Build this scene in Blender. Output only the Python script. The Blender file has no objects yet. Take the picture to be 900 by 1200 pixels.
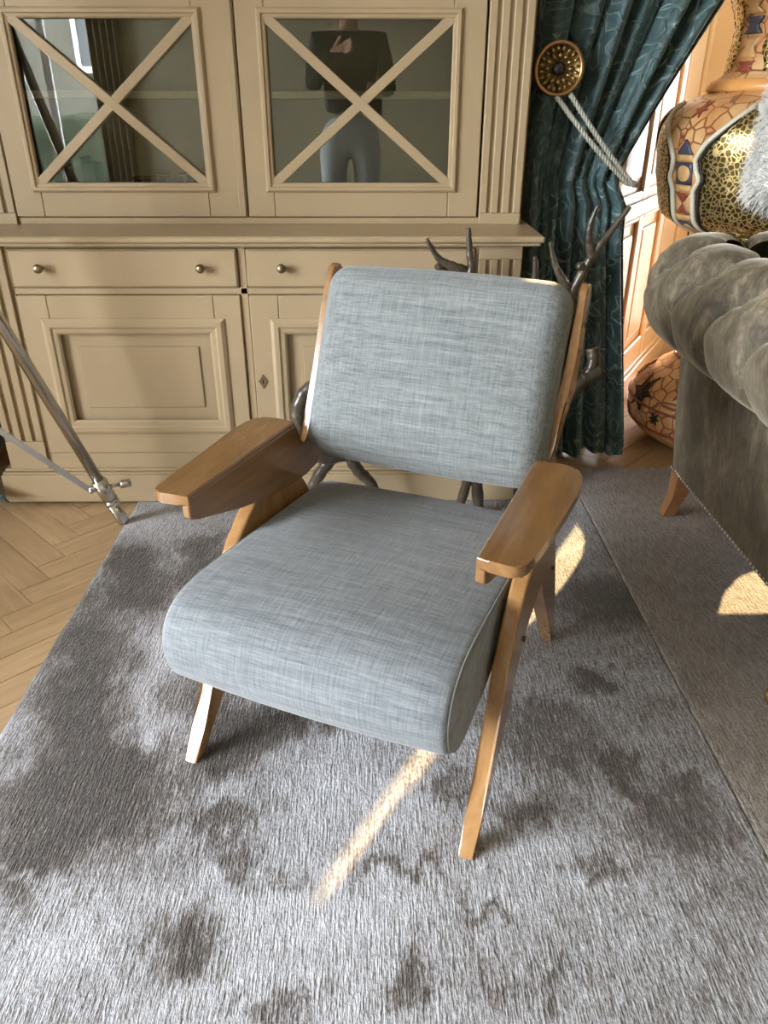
import bpy, bmesh, math, random
from mathutils import Vector, Matrix, noise as mnoise
from math import sin, cos, pi, radians as R, sqrt, atan2, hypot
random.seed(7)
SC = bpy.context.scene
COL = SC.collection
# ---------------------------------------------------------------- camera, sky, sun, exposure
cam = bpy.data.cameras.new('camera'); co = bpy.data.objects.new('camera', cam); COL.objects.link(co)
cam.sensor_fit = 'VERTICAL'; cam.sensor_height = 24.0; cam.lens = 24.0 * 900 / 1200
cam.clip_start = 0.02; cam.clip_end = 100
p_, y_, r_ = R(28.01), R(0.67), R(0.09)
F = Vector((sin(y_)*cos(p_), cos(y_)*cos(p_), -sin(p_))); rt = Vector((cos(y_), -sin(y_), 0)); up = rt.cross(F)
RX = cos(r_)*rt + sin(r_)*up; UP = -sin(r_)*rt + cos(r_)*up
co.matrix_world = Matrix(((RX.x, UP.x, -F.x, 0), (RX.y, UP.y, -F.y, 0), (RX.z, UP.z, -F.z, 1.30), (0, 0, 0, 1)))
SC.camera = co
SC.view_settings.view_transform = 'Standard'; SC.view_settings.look = 'None'
SC.view_settings.gamma = 1; SC.view_settings.use_curve_mapping = False
SC.view_settings.exposure = 2.4
SC.cycles.use_denoising = True
SC.cycles.max_bounces = 10; SC.cycles.diffuse_bounces = 5; SC.cycles.glossy_bounces = 5
SC.cycles.transparent_max_bounces = 12; SC.cycles.sample_clamp_indirect = 8; SC.cycles.caustics_reflective = False
w = bpy.data.worlds.new('sky'); SC.world = w; w.use_nodes = True
bg = w.node_tree.nodes['Background']; bg.inputs[0].default_value = (0.90, 0.94, 1.0, 1); bg.inputs[1].default_value = 7.5
SUN_AZ, SUN_EL = R(30.0), R(17.0)
sl = bpy.data.lights.new('sun', 'SUN'); sl.energy = 5.6; sl.angle = R(0.55); sl.color = (1.0, 0.68, 0.33)
so = bpy.data.objects.new('sun', sl); COL.objects.link(so)
sd = Vector((sin(SUN_AZ)*cos(SUN_EL), cos(SUN_AZ)*cos(SUN_EL), sin(SUN_EL)))
so.rotation_euler = sd.to_track_quat('Z', 'Y').to_euler(); so.location = sd * 12
def portal(name, loc, rot, sx, sy):
    l = bpy.data.lights.new(name, 'AREA'); l.shape = 'RECTANGLE'; l.size = sx; l.size_y = sy
    l.cycles.is_portal = True
    o = bpy.data.objects.new(name, l); COL.objects.link(o); o.location = loc; o.rotation_euler = rot
WF = (-3.75, -2.45, 0.15, 2.9)      # window in the wall behind the camera x0,x1,z0,z1
WL = (-2.2, 0.9, 0.35, 3.1)          # window in the left wall y0,y1,z0,z1
WB = (1.865, 3.05, 0.08, 2.45)        # garden door glass of the bay
portal('portal_front', ((WF[0]+WF[1])/2, -2.86, (WF[2]+WF[3])/2), (R(90), 0, R(180)), WF[1]-WF[0], WF[3]-WF[2])
portal('portal_left', (-4.06, (WL[0]+WL[1])/2, (WL[2]+WL[3])/2), (R(90), 0, R(-90)), WL[1]-WL[0], WL[3]-WL[2])
portal('portal_bay', ((WB[0]+WB[1])/2, 4.56, (WB[2]+WB[3])/2), (R(-90), 0, 0), WB[1]-WB[0], WB[3]-WB[2])

# ---------------------------------------------------------------- material helpers
class NT:
    def __init__(s, name):
        s.m = bpy.data.materials.new(name); s.m.use_nodes = True; s.t = s.m.node_tree
        s.b = s.t.nodes['Principled BSDF']; s.o = s.t.nodes['Material Output']
    def n(s, typ, **kw):
        nd = s.t.nodes.new(typ)
        for k, v in kw.items():
            if k in ('op',): nd.operation = v
            elif k == 'dt': nd.data_type = v
            elif k == 'bt': nd.blend_type = v
            elif hasattr(nd, k) and not isinstance(k, int): setattr(nd, k, v)
        return nd
    def l(s, a, b): s.t.links.new(a, b)
    def coord(s, kind='Object', scale=(1, 1, 1), rot=(0, 0, 0)):
        tc = s.n('ShaderNodeTexCoord'); mp = s.n('ShaderNodeMapping')
        mp.inputs['Scale'].default_value = scale; mp.inputs['Rotation'].default_value = rot
        s.l(tc.outputs[kind], mp.inputs['Vector']); return mp.outputs['Vector']
    def noise(s, vec, scale=5, detail=3, rough=.5, dist=0):
        nd = s.n('ShaderNodeTexNoise'); s.l(vec, nd.inputs['Vector']); nd.inputs['Scale'].default_value = scale
        nd.inputs['Detail'].default_value = detail; nd.inputs['Roughness'].default_value = rough
        nd.inputs['Distortion'].default_value = dist; return nd.outputs['Fac']
    def ramp(s, fac, stops):
        nd = s.n('ShaderNodeValToRGB'); s.l(fac, nd.inputs['Fac']); e = nd.color_ramp.elements
        while len(e) < len(stops): e.new(.5)
        for i, (p, c) in enumerate(stops):
            e[i].position = p; e[i].color = (*c, 1) if len(c) == 3 else c
        return nd.outputs['Color']
    def mix(s, fac, a, b, bt='MIX'):
        nd = s.n('ShaderNodeMix', dt='RGBA', bt=bt)
        for inp, v in ((nd.inputs['Factor'], fac), (nd.inputs['A'], a), (nd.inputs['B'], b)):
            pass
        fi, ai, bi = nd.inputs[0], nd.inputs[6], nd.inputs[7]
        for inp, v in ((fi, fac), (ai, a), (bi, b)):
            if isinstance(v, (int, float)): inp.default_value = v
            elif isinstance(v, tuple): inp.default_value = (*v, 1) if len(v) == 3 else v
            else: s.l(v, inp)
        return nd.outputs[2]
    def math(s, op, a, b=0.0):
        nd = s.n('ShaderNodeMath', op=op)
        for i, v in enumerate((a, b)):
            if isinstance(v, (int, float)): nd.inputs[i].default_value = v
            else: s.l(v, nd.inputs[i])
        return nd.outputs[0]
    def bump(s, h, strength=.3, dist=.01):
        nd = s.n('ShaderNodeBump'); nd.inputs['Strength'].default_value = strength; nd.inputs['Distance'].default_value = dist
        s.l(h, nd.inputs['Height']); s.l(nd.outputs[0], s.b.inputs['Normal'])
    def set(s, **kw):
        for k, v in kw.items():
            k = k.replace('_', ' ')
            inp = s.b.inputs[k]
            if isinstance(v, tuple): inp.default_value = (*v, 1) if len(v) == 3 else v
            elif isinstance(v, (int, float)): inp.default_value = v
            else: s.l(v, inp)
        return s
def plain(name, col, rough=.5, metal=0, var=.08, scale=6, bump=0, coat=0):
    t = NT(name); v = t.coord(); f = t.noise(v, scale, 4)
    c = t.ramp(f, [(.25, tuple(x*(1-var) for x in col)), (.75, tuple(min(1, x*(1+var)) for x in col))])
    t.set(Base_Color=c, Roughness=rough, Metallic=metal, Coat_Weight=coat)
    if bump: t.bump(t.noise(v, scale*12, 3), bump, .003)
    return t.m
def wood(name, dark, light, scale=(1, 1, 1), rough=.3, coat=.4, rand=False, ring=18):
    t = NT(name); v = t.coord(scale=scale)
    if rand:
        oi = t.n('ShaderNodeObjectInfo'); ad = t.n('ShaderNodeVectorMath', op='ADD'); mul = t.n('ShaderNodeVectorMath', op='SCALE')
        cb = t.n('ShaderNodeCombineXYZ')
        for i in range(3): t.l(oi.outputs['Random'], cb.inputs[i])
        t.l(cb.outputs[0], mul.inputs[0]); mul.inputs['Scale'].default_value = 37
        t.l(v, ad.inputs[0]); t.l(mul.outputs[0], ad.inputs[1]); v = ad.outputs[0]
    g = t.noise(v, ring, 5, .6, 1.2); fine = t.noise(v, ring*6, 3, .7)
    f = t.math('ADD', t.math('MULTIPLY', g, .7), t.math('MULTIPLY', fine, .3))
    c = t.ramp(f, [(.32, dark), (.68, light)])
    if rand:
        c = t.mix(t.math('MULTIPLY', oi.outputs['Random'], .35), c, dark)
    t.set(Base_Color=c, Roughness=rough, Coat_Weight=coat, Coat_Roughness=.10)
    t.bump(fine, .06, .002); return t.m
def glass(name, tint=(1, 1, 1), ior=1.5, gain=1.0):
    t = NT(name); tr = t.n('ShaderNodeBsdfTransparent'); tr.inputs[0].default_value = (*tint, 1)
    gl = t.n('ShaderNodeBsdfGlossy'); gl.inputs['Roughness'].default_value = 0.0
    fr = t.n('ShaderNodeFresnel'); fr.inputs['IOR'].default_value = ior
    mx = t.n('ShaderNodeMixShader'); t.l(t.math('MULTIPLY', fr.outputs[0], gain), mx.inputs[0]); t.l(tr.outputs[0], mx.inputs[1]); t.l(gl.outputs[0], mx.inputs[2])
    t.l(mx.outputs[0], t.o.inputs['Surface']); return t.m

M = {}
M['cabinet'] = plain('cabinet_paint', (.385, .29, .175), .34, var=.06, scale=3, bump=.04)
M['cab_in'] = plain('cabinet_inside_paint', (.30, .265, .175), .6, var=.05)
M['wall'] = plain('wall_paint', (.33, .30, .20), .7, var=.05, scale=2)
M['bay'] = plain('bay_paint', (.66, .53, .35), .4, var=.03, scale=2)
M['ceil'] = plain('ceiling_paint', (.8, .78, .72), .8, var=.02)
M['wood'] = wood('chair_walnut', (.165, .078, .025), (.29, .15, .052), (1, .12, 1), .2, .8)
M['wood_leg'] = wood('chair_leg_walnut', (.27, .13, .045), (.42, .23, .09), (1, 1, .15), .2, .8)
M['oak'] = wood('oak_parquet', (.34, .215, .11), (.53, .37, .205), (.25, 2.2, 1), .42, .12, True, 9)
M['sofa_leg'] = wood('sofa_leg_wood', (.22, .09, .03), (.34, .16, .06), (1, 1, .2), .35, .3)
M['brass'] = plain('aged_brass', (.27, .21, .13), .38, 1, .25, 40, .1)
M['gold'] = plain('polished_brass', (.80, .60, .20), .25, 1, .1, 20)
M['steel'] = plain('polished_nickel', (.56, .54, .50), .2, 1, .05, 8)
M['steel_flat'] = plain('satin_steel', (.55, .56, .58), .4, 1, .05, 8)
M['dark'] = plain('dark_bronze', (.035, .03, .025), .45, .6)
M['bone'] = plain('bone_inlay', (.60, .56, .44), .45, 0, .1, 30)
M['screw'] = plain('screw_metal', (.09, .07, .05), .4, .9)
M['glass'] = glass('cabinet_glass', (.93, .95, .92), 1.5, 2.6)
M['winglass'] = glass('window_glass', (.97, .98, .98), 1.3)
M['tumbler'] = glass('drinking_glass', (.85, .88, .86), 1.6, 2)

# linen of the armchair
def linen(name, lo, hi, vy):
    t = NT(name)
    wf = t.noise(t.coord(scale=(16, 330, 330)), 1, 3, .65)
    wp = t.noise(t.coord(scale=(360, 20, 20)), 1, 3, .65)
    sl_ = t.noise(t.coord(scale=(4, 90, 90) if vy else (5, 70, 70)), 1, 3, .6)
    big = t.noise(t.coord(), 4, 2)
    f = t.math('ADD', t.math('ADD', t.math('MULTIPLY', wf, .36), t.math('MULTIPLY', wp, .34)), t.math('MULTIPLY', sl_, .30))
    c = t.ramp(f, [(.33, lo), (.50, tuple((a+b)/2 for a, b in zip(lo, hi))), (.67, hi)])
    t.set(Base_Color=c, Roughness=.9, Sheen_Weight=.25, Sheen_Roughness=.5)
    t.bump(f, .5, .004); return t.m
M['linen_back'] = linen('grey_blue_linen_back', (.062, .072, .076), (.27, .29, .288), True)
M['linen_seat'] = linen('grey_blue_linen_seat', (.068, .079, .087), (.275, .298, .318), False)
# silk rug
def rug_mat(name, dk, lt):
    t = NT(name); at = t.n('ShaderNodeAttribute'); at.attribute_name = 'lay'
    rib = t.noise(t.coord(scale=(210, 20, 1)), 1, 3, .65); tuft = t.noise(t.coord(scale=(230, 100, 1)), 1, 2, .6)
    f = t.math('ADD', t.math('MULTIPLY', rib, .6), t.math('MULTIPLY', tuft, .4))
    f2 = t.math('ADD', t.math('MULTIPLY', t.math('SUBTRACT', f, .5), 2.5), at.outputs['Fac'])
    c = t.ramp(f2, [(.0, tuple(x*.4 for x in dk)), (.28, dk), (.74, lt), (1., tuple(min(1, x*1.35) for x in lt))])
    t.set(Base_Color=c, Roughness=.75, Sheen_Weight=.5, Sheen_Roughness=.35, Sheen_Tint=(.9, .95, 1.0))
    t.bump(f, 1.0, .016); return t.m
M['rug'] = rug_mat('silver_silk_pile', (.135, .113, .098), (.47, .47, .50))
M['rug2'] = rug_mat('taupe_silk_pile', (.17, .14, .115), (.42, .37, .325))
# sofa velvet
t = NT('taupe_velvet'); f1 = t.noise(t.coord(scale=(9, 9, 5)), 1, 5, .7, .6); f2 = t.noise(t.coord(scale=(60, 60, 24)), 1, 3, .7)
c = t.ramp(t.math('ADD', t.math('MULTIPLY', f1, .65), t.math('MULTIPLY', f2, .35)), [(.40, (.052, .039, .023)), (.53, (.13, .104, .066)), (.67, (.31, .255, .175))])
t.set(Base_Color=c, Roughness=.7, Sheen_Weight=.7, Sheen_Roughness=.35, Sheen_Tint=(1, .90, .74)); t.bump(f2, .3, .004); M['velvet'] = t.m
# curtain: teal velvet with embossed scrolls, uses the cloth's own UV
def curtain_mat(name, k=1.0):
    t = NT(name); v = t.coord('UV')
    vo = t.n('ShaderNodeTexVoronoi', feature='F1'); wv = t.n('ShaderNodeTexWave')
    nz = t.n('ShaderNodeTexNoise'); t.l(v, nz.inputs['Vector']); nz.inputs['Scale'].default_value = 5.0; nz.inputs['Detail'].default_value = 2
    ad = t.n('ShaderNodeMix', dt='VECTOR'); ad.inputs[0].default_value = .22
    t.l(v, ad.inputs[4]); t.l(nz.outputs['Color'], ad.inputs[5])
    vo.inputs['Scale'].default_value = 11; t.l(ad.outputs[1], vo.inputs['Vector'])
    fr = t.math('FRACT', t.math('MULTIPLY', vo.outputs['Distance'], 3.4))
    line = t.ramp(fr, [(.0, (0, 0, 0)), (.10, (1, 1, 1)), (.24, (.15, .15, .15)), (.6, (0, 0, 0)), (1, (0, 0, 0))])
    soft = t.noise(v, 26, 3, .6)
    fac = t.math('MULTIPLY', line, t.math('POWER', t.math('MULTIPLY', soft, 1.45), 2.5))
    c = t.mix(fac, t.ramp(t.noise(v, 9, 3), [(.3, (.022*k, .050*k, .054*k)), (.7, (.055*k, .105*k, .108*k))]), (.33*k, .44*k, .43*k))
    t.set(Base_Color=c, Roughness=.6, Sheen_Weight=.6, Sheen_Roughness=.4, Sheen_Tint=(.6, .85, .9)); t.bump(t.math('ADD', line, t.math('MULTIPLY', soft, 1.2)), .7, .012); return t.m
M['curtain'] = curtain_mat('teal_embossed_velvet')
# antler
t = NT('antler_horn'); f1 = t.noise(t.coord(scale=(8, 8, 8)), 1, 3, .6); f2 = t.noise(t.coord(), 70, 3, .6)
t.set(Base_Color=t.ramp(t.math('ADD', t.math('MULTIPLY', f1, .7), t.math('MULTIPLY', f2, .3)), [(.40, (.035, .025, .016)), (.58, (.085, .066, .043)), (.70, (.30, .25, .17))]), Roughness=.32, Coat_Weight=.2)
t.bump(f2, .3, .004); M['antler'] = t.m
M['hide'] = plain('dark_hide', (.06, .045, .035), .7, 0, .3, 20, .3)
# moroccan work
t = NT('hennaed_leather'); v = t.coord(); vo = t.n('ShaderNodeTexVoronoi', feature='DISTANCE_TO_EDGE'); t.l(v, vo.inputs['Vector']); vo.inputs['Scale'].default_value = 17
ln = t.ramp(vo.outputs['Distance'], [(.02, (0, 0, 0)), (.07, (1, 1, 1))])
c = t.mix(ln, (.20, .06, .02), t.ramp(t.noise(v, 7, 3), [(.35, (.46, .19, .055)), (.62, (.58, .36, .16))]))
t.set(Base_Color=c, Roughness=.4, Coat_Weight=.25); t.bump(ln, .25, .004); M['henna'] = t.m
t = NT('pierced_brass'); v = t.coord(); vo = t.n('ShaderNodeTexVoronoi', feature='DISTANCE_TO_EDGE'); t.l(v, vo.inputs['Vector']); vo.inputs['Scale'].default_value = 62
ln = t.ramp(vo.outputs['Distance'], [(.06, (1, 1, 1)), (.16, (0, 0, 0))])
t.set(Base_Color=t.mix(ln, (.13, .085, .03), (.85, .68, .30)), Metallic=.9, Roughness=.28); t.bump(ln, 1.0, .01); M['pierced'] = t.m
M['tile_red'] = plain('red_inlay', (.22, .05, .025), .45, 0, .2, 30)
M['tile_blue'] = plain('dark_blue_inlay', (.04, .045, .07), .45, 0, .2, 30)
M['tile_cream'] = plain('ochre_inlay', (.50, .30, .12), .45, 0, .2, 30)
M['fur'] = plain('white_fur', (.62, .61, .58), .8, 0, .06, 9)
M['rope'] = plain('silver_cord', (.42, .41, .35), .5, 0, .15, 60)
M['denim'] = plain('blue_denim', (.50, .56, .57), .85, 0, .25, 6, .2)
M['jacket'] = plain('dark_jacket', (.022, .024, .022), .8, 0, .2, 20)
M['skin'] = plain('skin', (.62, .36, .24), .5, 0, .05, 20)
M['hair'] = plain('brown_hair', (.05, .03, .02), .6, 0, .3, 60)
M['shoe'] = plain('shoe_leather', (.05, .035, .025), .4)
M['phone'] = plain('phone_black', (.01, .01, .012), .2)
M['render'] = plain('facade_render', (.125, .12, .095), .9, 0, .06, .7)
M['paving'] = plain('street_paving', (.25, .24, .23), .9, 0, .1, 2)
M['white'] = plain('white_paint', (.8, .79, .75), .5, 0, .03)
M['lampshade'] = plain('black_shade', (.03, .03, .03), .6)
M['filter'] = plain('dark_pane', (.06, .07, .08), .15)

# ---------------------------------------------------------------- mesh helpers
def link(name, bm, mat, parent=None, smooth=True, loc=None, auto=None):
    me = bpy.data.meshes.new(name)
    bmesh.ops.recalc_face_normals(bm, faces=bm.faces[:])
    bm.to_mesh(me); bm.free()
    if mat: me.materials.append(mat)
    o = bpy.data.objects.new(name, me); COL.objects.link(o)
    if parent: o.parent = parent
    if loc: o.location = loc
    if smooth:
        for p in me.polygons: p.use_smooth = True
        if auto is not None:
            me.set_sharp_from_angle(angle=R(auto))
            wn = o.modifiers.new('weighted_normals', 'WEIGHTED_NORMAL'); wn.weight = 100; wn.keep_sharp = True
    return o
def tag(o, label=None, cat=None, group=None, kind=None):
    if label: o['label'] = label
    if cat: o['category'] = cat
    if group: o['group'] = group
    if kind: o['kind'] = kind
    return o
def thing(name, label, cat, loc=(0, 0, 0), rz=0, group=None):
    o = bpy.data.objects.new(name, None); COL.objects.link(o); o.location = loc; o.rotation_euler = (0, 0, rz); o.empty_display_size = .1
    return tag(o, label, cat, group)
def box(bm, x0, x1, y0, y1, z0, z1, bev=0.0, seg=1):
    v = [bm.verts.new((x, y, z)) for x in (x0, x1) for y in (y0, y1) for z in (z0, z1)]
    fs = [bm.faces.new([v[i] for i in q]) for q in ((0, 1, 3, 2), (4, 6, 7, 5), (0, 4, 5, 1), (2, 3, 7, 6), (0, 2, 6, 4), (1, 5, 7, 3))]
    if bev:
        es = list({e for f in fs for e in f.edges})
        bmesh.ops.bevel(bm, geom=es, offset=bev, segments=seg, affect='EDGES', profile=.5)
def nb(): return bmesh.new()
def prism(bm, pts, fn, d0, d1, bev=0.0, seg=2):
    """polygon pts (u,v) extruded from d0 to d1 ; fn(u,v,d)->xyz"""
    a = [bm.verts.new(fn(u, v, d0)) for u, v in pts]; b = [bm.verts.new(fn(u, v, d1)) for u, v in pts]
    n = len(pts); fs = [bm.faces.new(a), bm.faces.new(b[::-1])]
    rim = list(fs[0].edges) + list(fs[1].edges)
    for i in range(n): bm.faces.new((a[i], b[i], b[(i+1) % n], a[(i+1) % n]))
    if bev: bmesh.ops.bevel(bm, geom=rim, offset=bev, segments=seg, affect='EDGES', profile=.5)
def smooth_path(pts, n=8, closed=False):
    """Catmull-Rom through tuples of any length"""
    P = [tuple(p) for p in pts]; out = []; m = len(P)
    rng = range(m) if closed else range(m-1)
    for i in rng:
        p0 = P[(i-1) % m] if closed or i > 0 else P[0]; p1 = P[i]; p2 = P[(i+1) % m]; p3 = P[(i+2) % m] if closed or i+2 < m else P[-1]
        for k in range(n):
            s = k/n
            out.append(tuple(.5*((2*b) + (c_-a)*s + (2*a-5*b+4*c_-d)*s*s + (-a+3*b-3*c_+d)*s**3) for a, b, c_, d in zip(p0, p1, p2, p3)))
    if not closed: out.append(P[-1])
    return out
def tube(bm, pts, rad, n=10, cap=True, closed=False):
    """pts xyz list ; rad float or list"""
    P = [Vector(p[:3]) for p in pts]; m = len(P); rr = [rad]*m if isinstance(rad, (int, float)) else list(rad)
    T = []
    for i in range(m):
        a = P[i-1] if (i > 0 or closed) else P[i]; b = P[(i+1) % m] if (i < m-1 or closed) else P[i]
        d = b - a; T.append(d.normalized() if d.length > 1e-9 else Vector((0, 0, 1)))
    up_ = Vector((0, 0, 1)) if abs(T[0].z) < .9 else Vector((1, 0, 0))
    N = (up_ - T[0]*up_.dot(T[0])).normalized(); rings = []
    for i in range(m):
        N = N - T[i]*N.dot(T[i]); N = N.normalized() if N.length > 1e-6 else T[i].orthogonal().normalized()
        B = T[i].cross(N)
        rings.append([bm.verts.new(P[i] + rr[i]*(cos(2*pi*k/n)*N + sin(2*pi*k/n)*B)) for k in range(n)])
    for i in range(m if closed else m-1):
        a, b = rings[i], rings[(i+1) % m]
        for k in range(n): bm.faces.new((a[k], a[(k+1) % n], b[(k+1) % n], b[k]))
    if cap and not closed:
        bm.faces.new(rings[0][::-1]); bm.faces.new(rings[-1])
def lathe(bm, prof, n=32, c=(0, 0, 0), axis='Z', capb=True, capt=True):
    rings = []
    for r, z in prof:
        ring = []
        for k in range(n):
            a = 2*pi*k/n
            if axis == 'Z': p = (c[0]+r*cos(a), c[1]+r*sin(a), c[2]+z)
            elif axis == 'Y': p = (c[0]+r*cos(a), c[1]+z, c[2]+r*sin(a))
            else: p = (c[0]+z, c[1]+r*cos(a), c[2]+r*sin(a))
            ring.append(bm.verts.new(p))
        rings.append(ring)
    for a, b in zip(rings, rings[1:]):
        for k in range(n): bm.faces.new((a[k], a[(k+1) % n], b[(k+1) % n], b[k]))
    if capb: bm.faces.new(rings[0][::-1])
    if capt: bm.faces.new(rings[-1])
def grid(bm, nu, nv, fn, uv=None):
    V = [[bm.verts.new(fn(i/nu, j/nv)) for j in range(nv+1)] for i in range(nu+1)]
    lay = bm.loops.layers.uv.verify() if uv else None
    for i in range(nu):
        for j in range(nv):
            f = bm.faces.new((V[i][j], V[i+1][j], V[i+1][j+1], V[i][j+1]))
            if uv:
                for lp, (a, b) in zip(f.loops, ((i, j), (i+1, j), (i+1, j+1), (i, j+1))): lp[lay].uv = uv(a/nu, b/nv)
    return V
def rbox(bm, hx, hy, hz, r, fn=lambda p: p, n=14):
    """rounded box from a subdivided cube, then mapped by fn"""
    cache = {}
    def vert(i, j, k):
        key = (i, j, k)
        if key not in cache:
            p = Vector((hx*(2*i/n-1), hy*(2*j/n-1), hz*(2*k/n-1)))
            # concentrate points near edges
            q = Vector([math.copysign(abs(c_/h)**.7*h, c_) if h else 0 for c_, h in zip(p, (hx, hy, hz))])
            inn = Vector([max(-h+r, min(h-r, c_)) for c_, h in zip(q, (hx, hy, hz))]); d = q - inn
            if d.length > 1e-9: q = inn + d.normalized()*r
            cache[key] = bm.verts.new(fn(q))
        return cache[key]
    for a in range(n):
        for b in range(n):
            for s in (0, n):
                bm.faces.new((vert(s, a, b), vert(s, a+1, b), vert(s, a+1, b+1), vert(s, a, b+1)))
                bm.faces.new((vert(a, s, b), vert(a+1, s, b), vert(a+1, s, b+1), vert(a, s, b+1)))
                bm.faces.new((vert(a, b, s), vert(a+1, b, s), vert(a+1, b+1, s), vert(a, b+1, s)))

# ================================================================ SETTING
bm = nb(); box(bm, -4.2, 4.4, -3.0, 4.7, -.2, -.014); floor = tag(link('floor', bm, plain('subfloor', (.12, .07, .035), .7), None, False), kind='structure')
W_ = .095; NPL = 5; LP = NPL*W_
bmp = nb(); box(bmp, .0008, LP-.0008, .0008, W_-.0008, -.014, 0, .0012)
plank_me = None
rest = nb(); placed = 0
ang = R(45); ca, sa = cos(ang), sin(ang)
OX, OY = -1.01 - 0*LP, .4
def visible(x, y): return (-1.75 < x < -.62 and .75 < y < 2.62) or (.45 < x < 1.5 and 2.62 < y < 3.3)
for k in range(-9, 10):
    for s in range(-60, 90):
        for kind in (0, 1):
            a0, b0 = ((s + 2*NPL*k), s) if kind == 0 else (s + NPL + 1 + 2*NPL*k, s - NPL + 1)
            # corner in plank units -> world ; (1,1) runs along +y
            X = OX + W_*(a0*ca - b0*sa); Y = OY + W_*(a0*sa + b0*ca)
            rz = ang if kind == 0 else ang + pi/2
            cx = X + (LP/2*cos(rz) - W_/2*sin(rz)); cy = Y + (LP/2*sin(rz) + W_/2*cos(rz))
            if not (-4.0 < cx < 4.2 and -2.7 < cy < 4.4): continue
            if visible(cx, cy) and placed < 290:
                if plank_me is None:
                    o = link('plank', bmp, M['oak'], floor, False); plank_me = o.data
                else:
                    o = bpy.data.objects.new('plank', plank_me); COL.objects.link(o); o.parent = floor
                o.location = (X, Y, random.uniform(-.0006, 0)); o.rotation_euler = (0, 0, rz); placed += 1
            else:
                mm = Matrix.Translation((X, Y, 0)) @ Matrix.Rotation(rz, 4, 'Z')
                v = [rest.verts.new(mm @ Vector(q)) for q in ((.001, .001, -.014), (LP-.001, .001, -.014), (LP-.001, W_-.001, -.014), (.001, W_-.001, -.014), (.001, .001, -.0003), (LP-.001, .001, -.0003), (LP-.001, W_-.001, -.0003), (.001, W_-.001, -.0003))]
                for q in ((4, 5, 6, 7), (0, 1, 5, 4), (1, 2, 6, 5), (2, 3, 7, 6), (3, 0, 4, 7)): rest.faces.new([v[i] for i in q])
tag(link('parquet', rest, wood('oak_parquet_far', (.34, .215, .11), (.53, .37, .205), (2, 2, 1), .42, .12), floor, False), kind='stuff')

bm = nb(); box(bm, -4.4, 4.6, -3.2, 4.8, 3.3, 9.0); tag(link('ceiling', bm, M['ceil'], None, False), kind='structure')  # unseen thick block above the room, added to keep sun off the house opposite
# back wall with the opening of the bay
bm = nb()
box(bm, -4.2, .80, 3.02, 3.32, -.014, 3.3); box(bm, .80, 3.4, 3.02, 3.32, 2.55, 3.3); box(bm, 3.4, 4.4, 3.02, 3.32, -.014, 3.3)
tag(link('wall_back', bm, M['wall'], None, False), kind='structure')
bm = nb(); box(bm, 4.2, 4.4, -3.0, 3.02, -.014, 3.3); tag(link('wall_right', bm, M['wall'], None, False), kind='structure')
bm = nb()
box(bm, -4.2, WF[0], -3.0, -2.8, -.014, 3.3); box(bm, WF[1], 4.2, -3.0, -2.8, -.014, 3.3)
box(bm, WF[0], WF[1], -3.0, -2.8, -.014, WF[2]); box(bm, WF[0], WF[1], -3.0, -2.8, WF[3], 3.3)
tag(link('wall_front', bm, M['wall'], None, False), kind='structure')
bm = nb()
box(bm, -4.2, -4.0, -2.8, WL[0], -.014, 3.3); box(bm, -4.2, -4.0, WL[1], 3.02, -.014, 3.3)
box(bm, -4.2, -4.0, WL[0], WL[1], -.014, WL[2]); box(bm, -4.2, -4.0, WL[0], WL[1], WL[3], 3.3)
tag(link('wall_left', bm, M['wall'], None, False), kind='structure')
# windows: frame with mullions + panes
def window(name, axis, a0, a1, z0, z1, d, mull, trans):
    fr = nb(); t_ = .055
    def B(p0, p1, q0, q1, th):
        if axis == 'x': box(fr, p0, p1, d-th, d+th, q0, q1, .004)
        else: box(fr, d-th, d+th, p0, p1, q0, q1, .004)
    B(a0, a0+t_, z0, z1, .035); B(a1-t_, a1, z0, z1, .035); B(a0+t_, a1-t_, z0, z0+t_, .035); B(a0+t_, a1-t_, z1-t_, z1, .035)
    for m_ in mull: B(m_-.03, m_+.03, z0+t_, z1-t_, .03)
    xs = [a0+t_] + [v for m_ in mull for v in (m_-.03, m_+.03)] + [a1-t_]
    if trans:
        for i in range(0, len(xs), 2): B(xs[i], xs[i+1], trans-.025, trans+.025, .03)
    w_ = tag(link(name, fr, M['white'], None, False), kind='structure')
    zz = [z0+t_, z1-t_] if not trans else [z0+t_, trans-.025, trans+.025, z1-t_]
    for i in range(0, len(xs), 2):
        for j in range(0, len(zz), 2):
            g = nb()
            if axis == 'x': box(g, xs[i], xs[i+1], d-.002, d+.002, zz[j], zz[j+1])
            else: box(g, d-.002, d+.002, xs[i], xs[i+1], zz[j], zz[j+1])
            link('pane', g, M['winglass'], w_, False)
    return w_
window('window_2', 'x', *WF, -2.9, [(WF[0]+WF[1])/2], 2.3)
window('window_3', 'y', *WL, -4.1, [-1.2, -.15], 2.35)
window('window_1', 'x', *WB, 4.47, [2.38], None)
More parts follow.
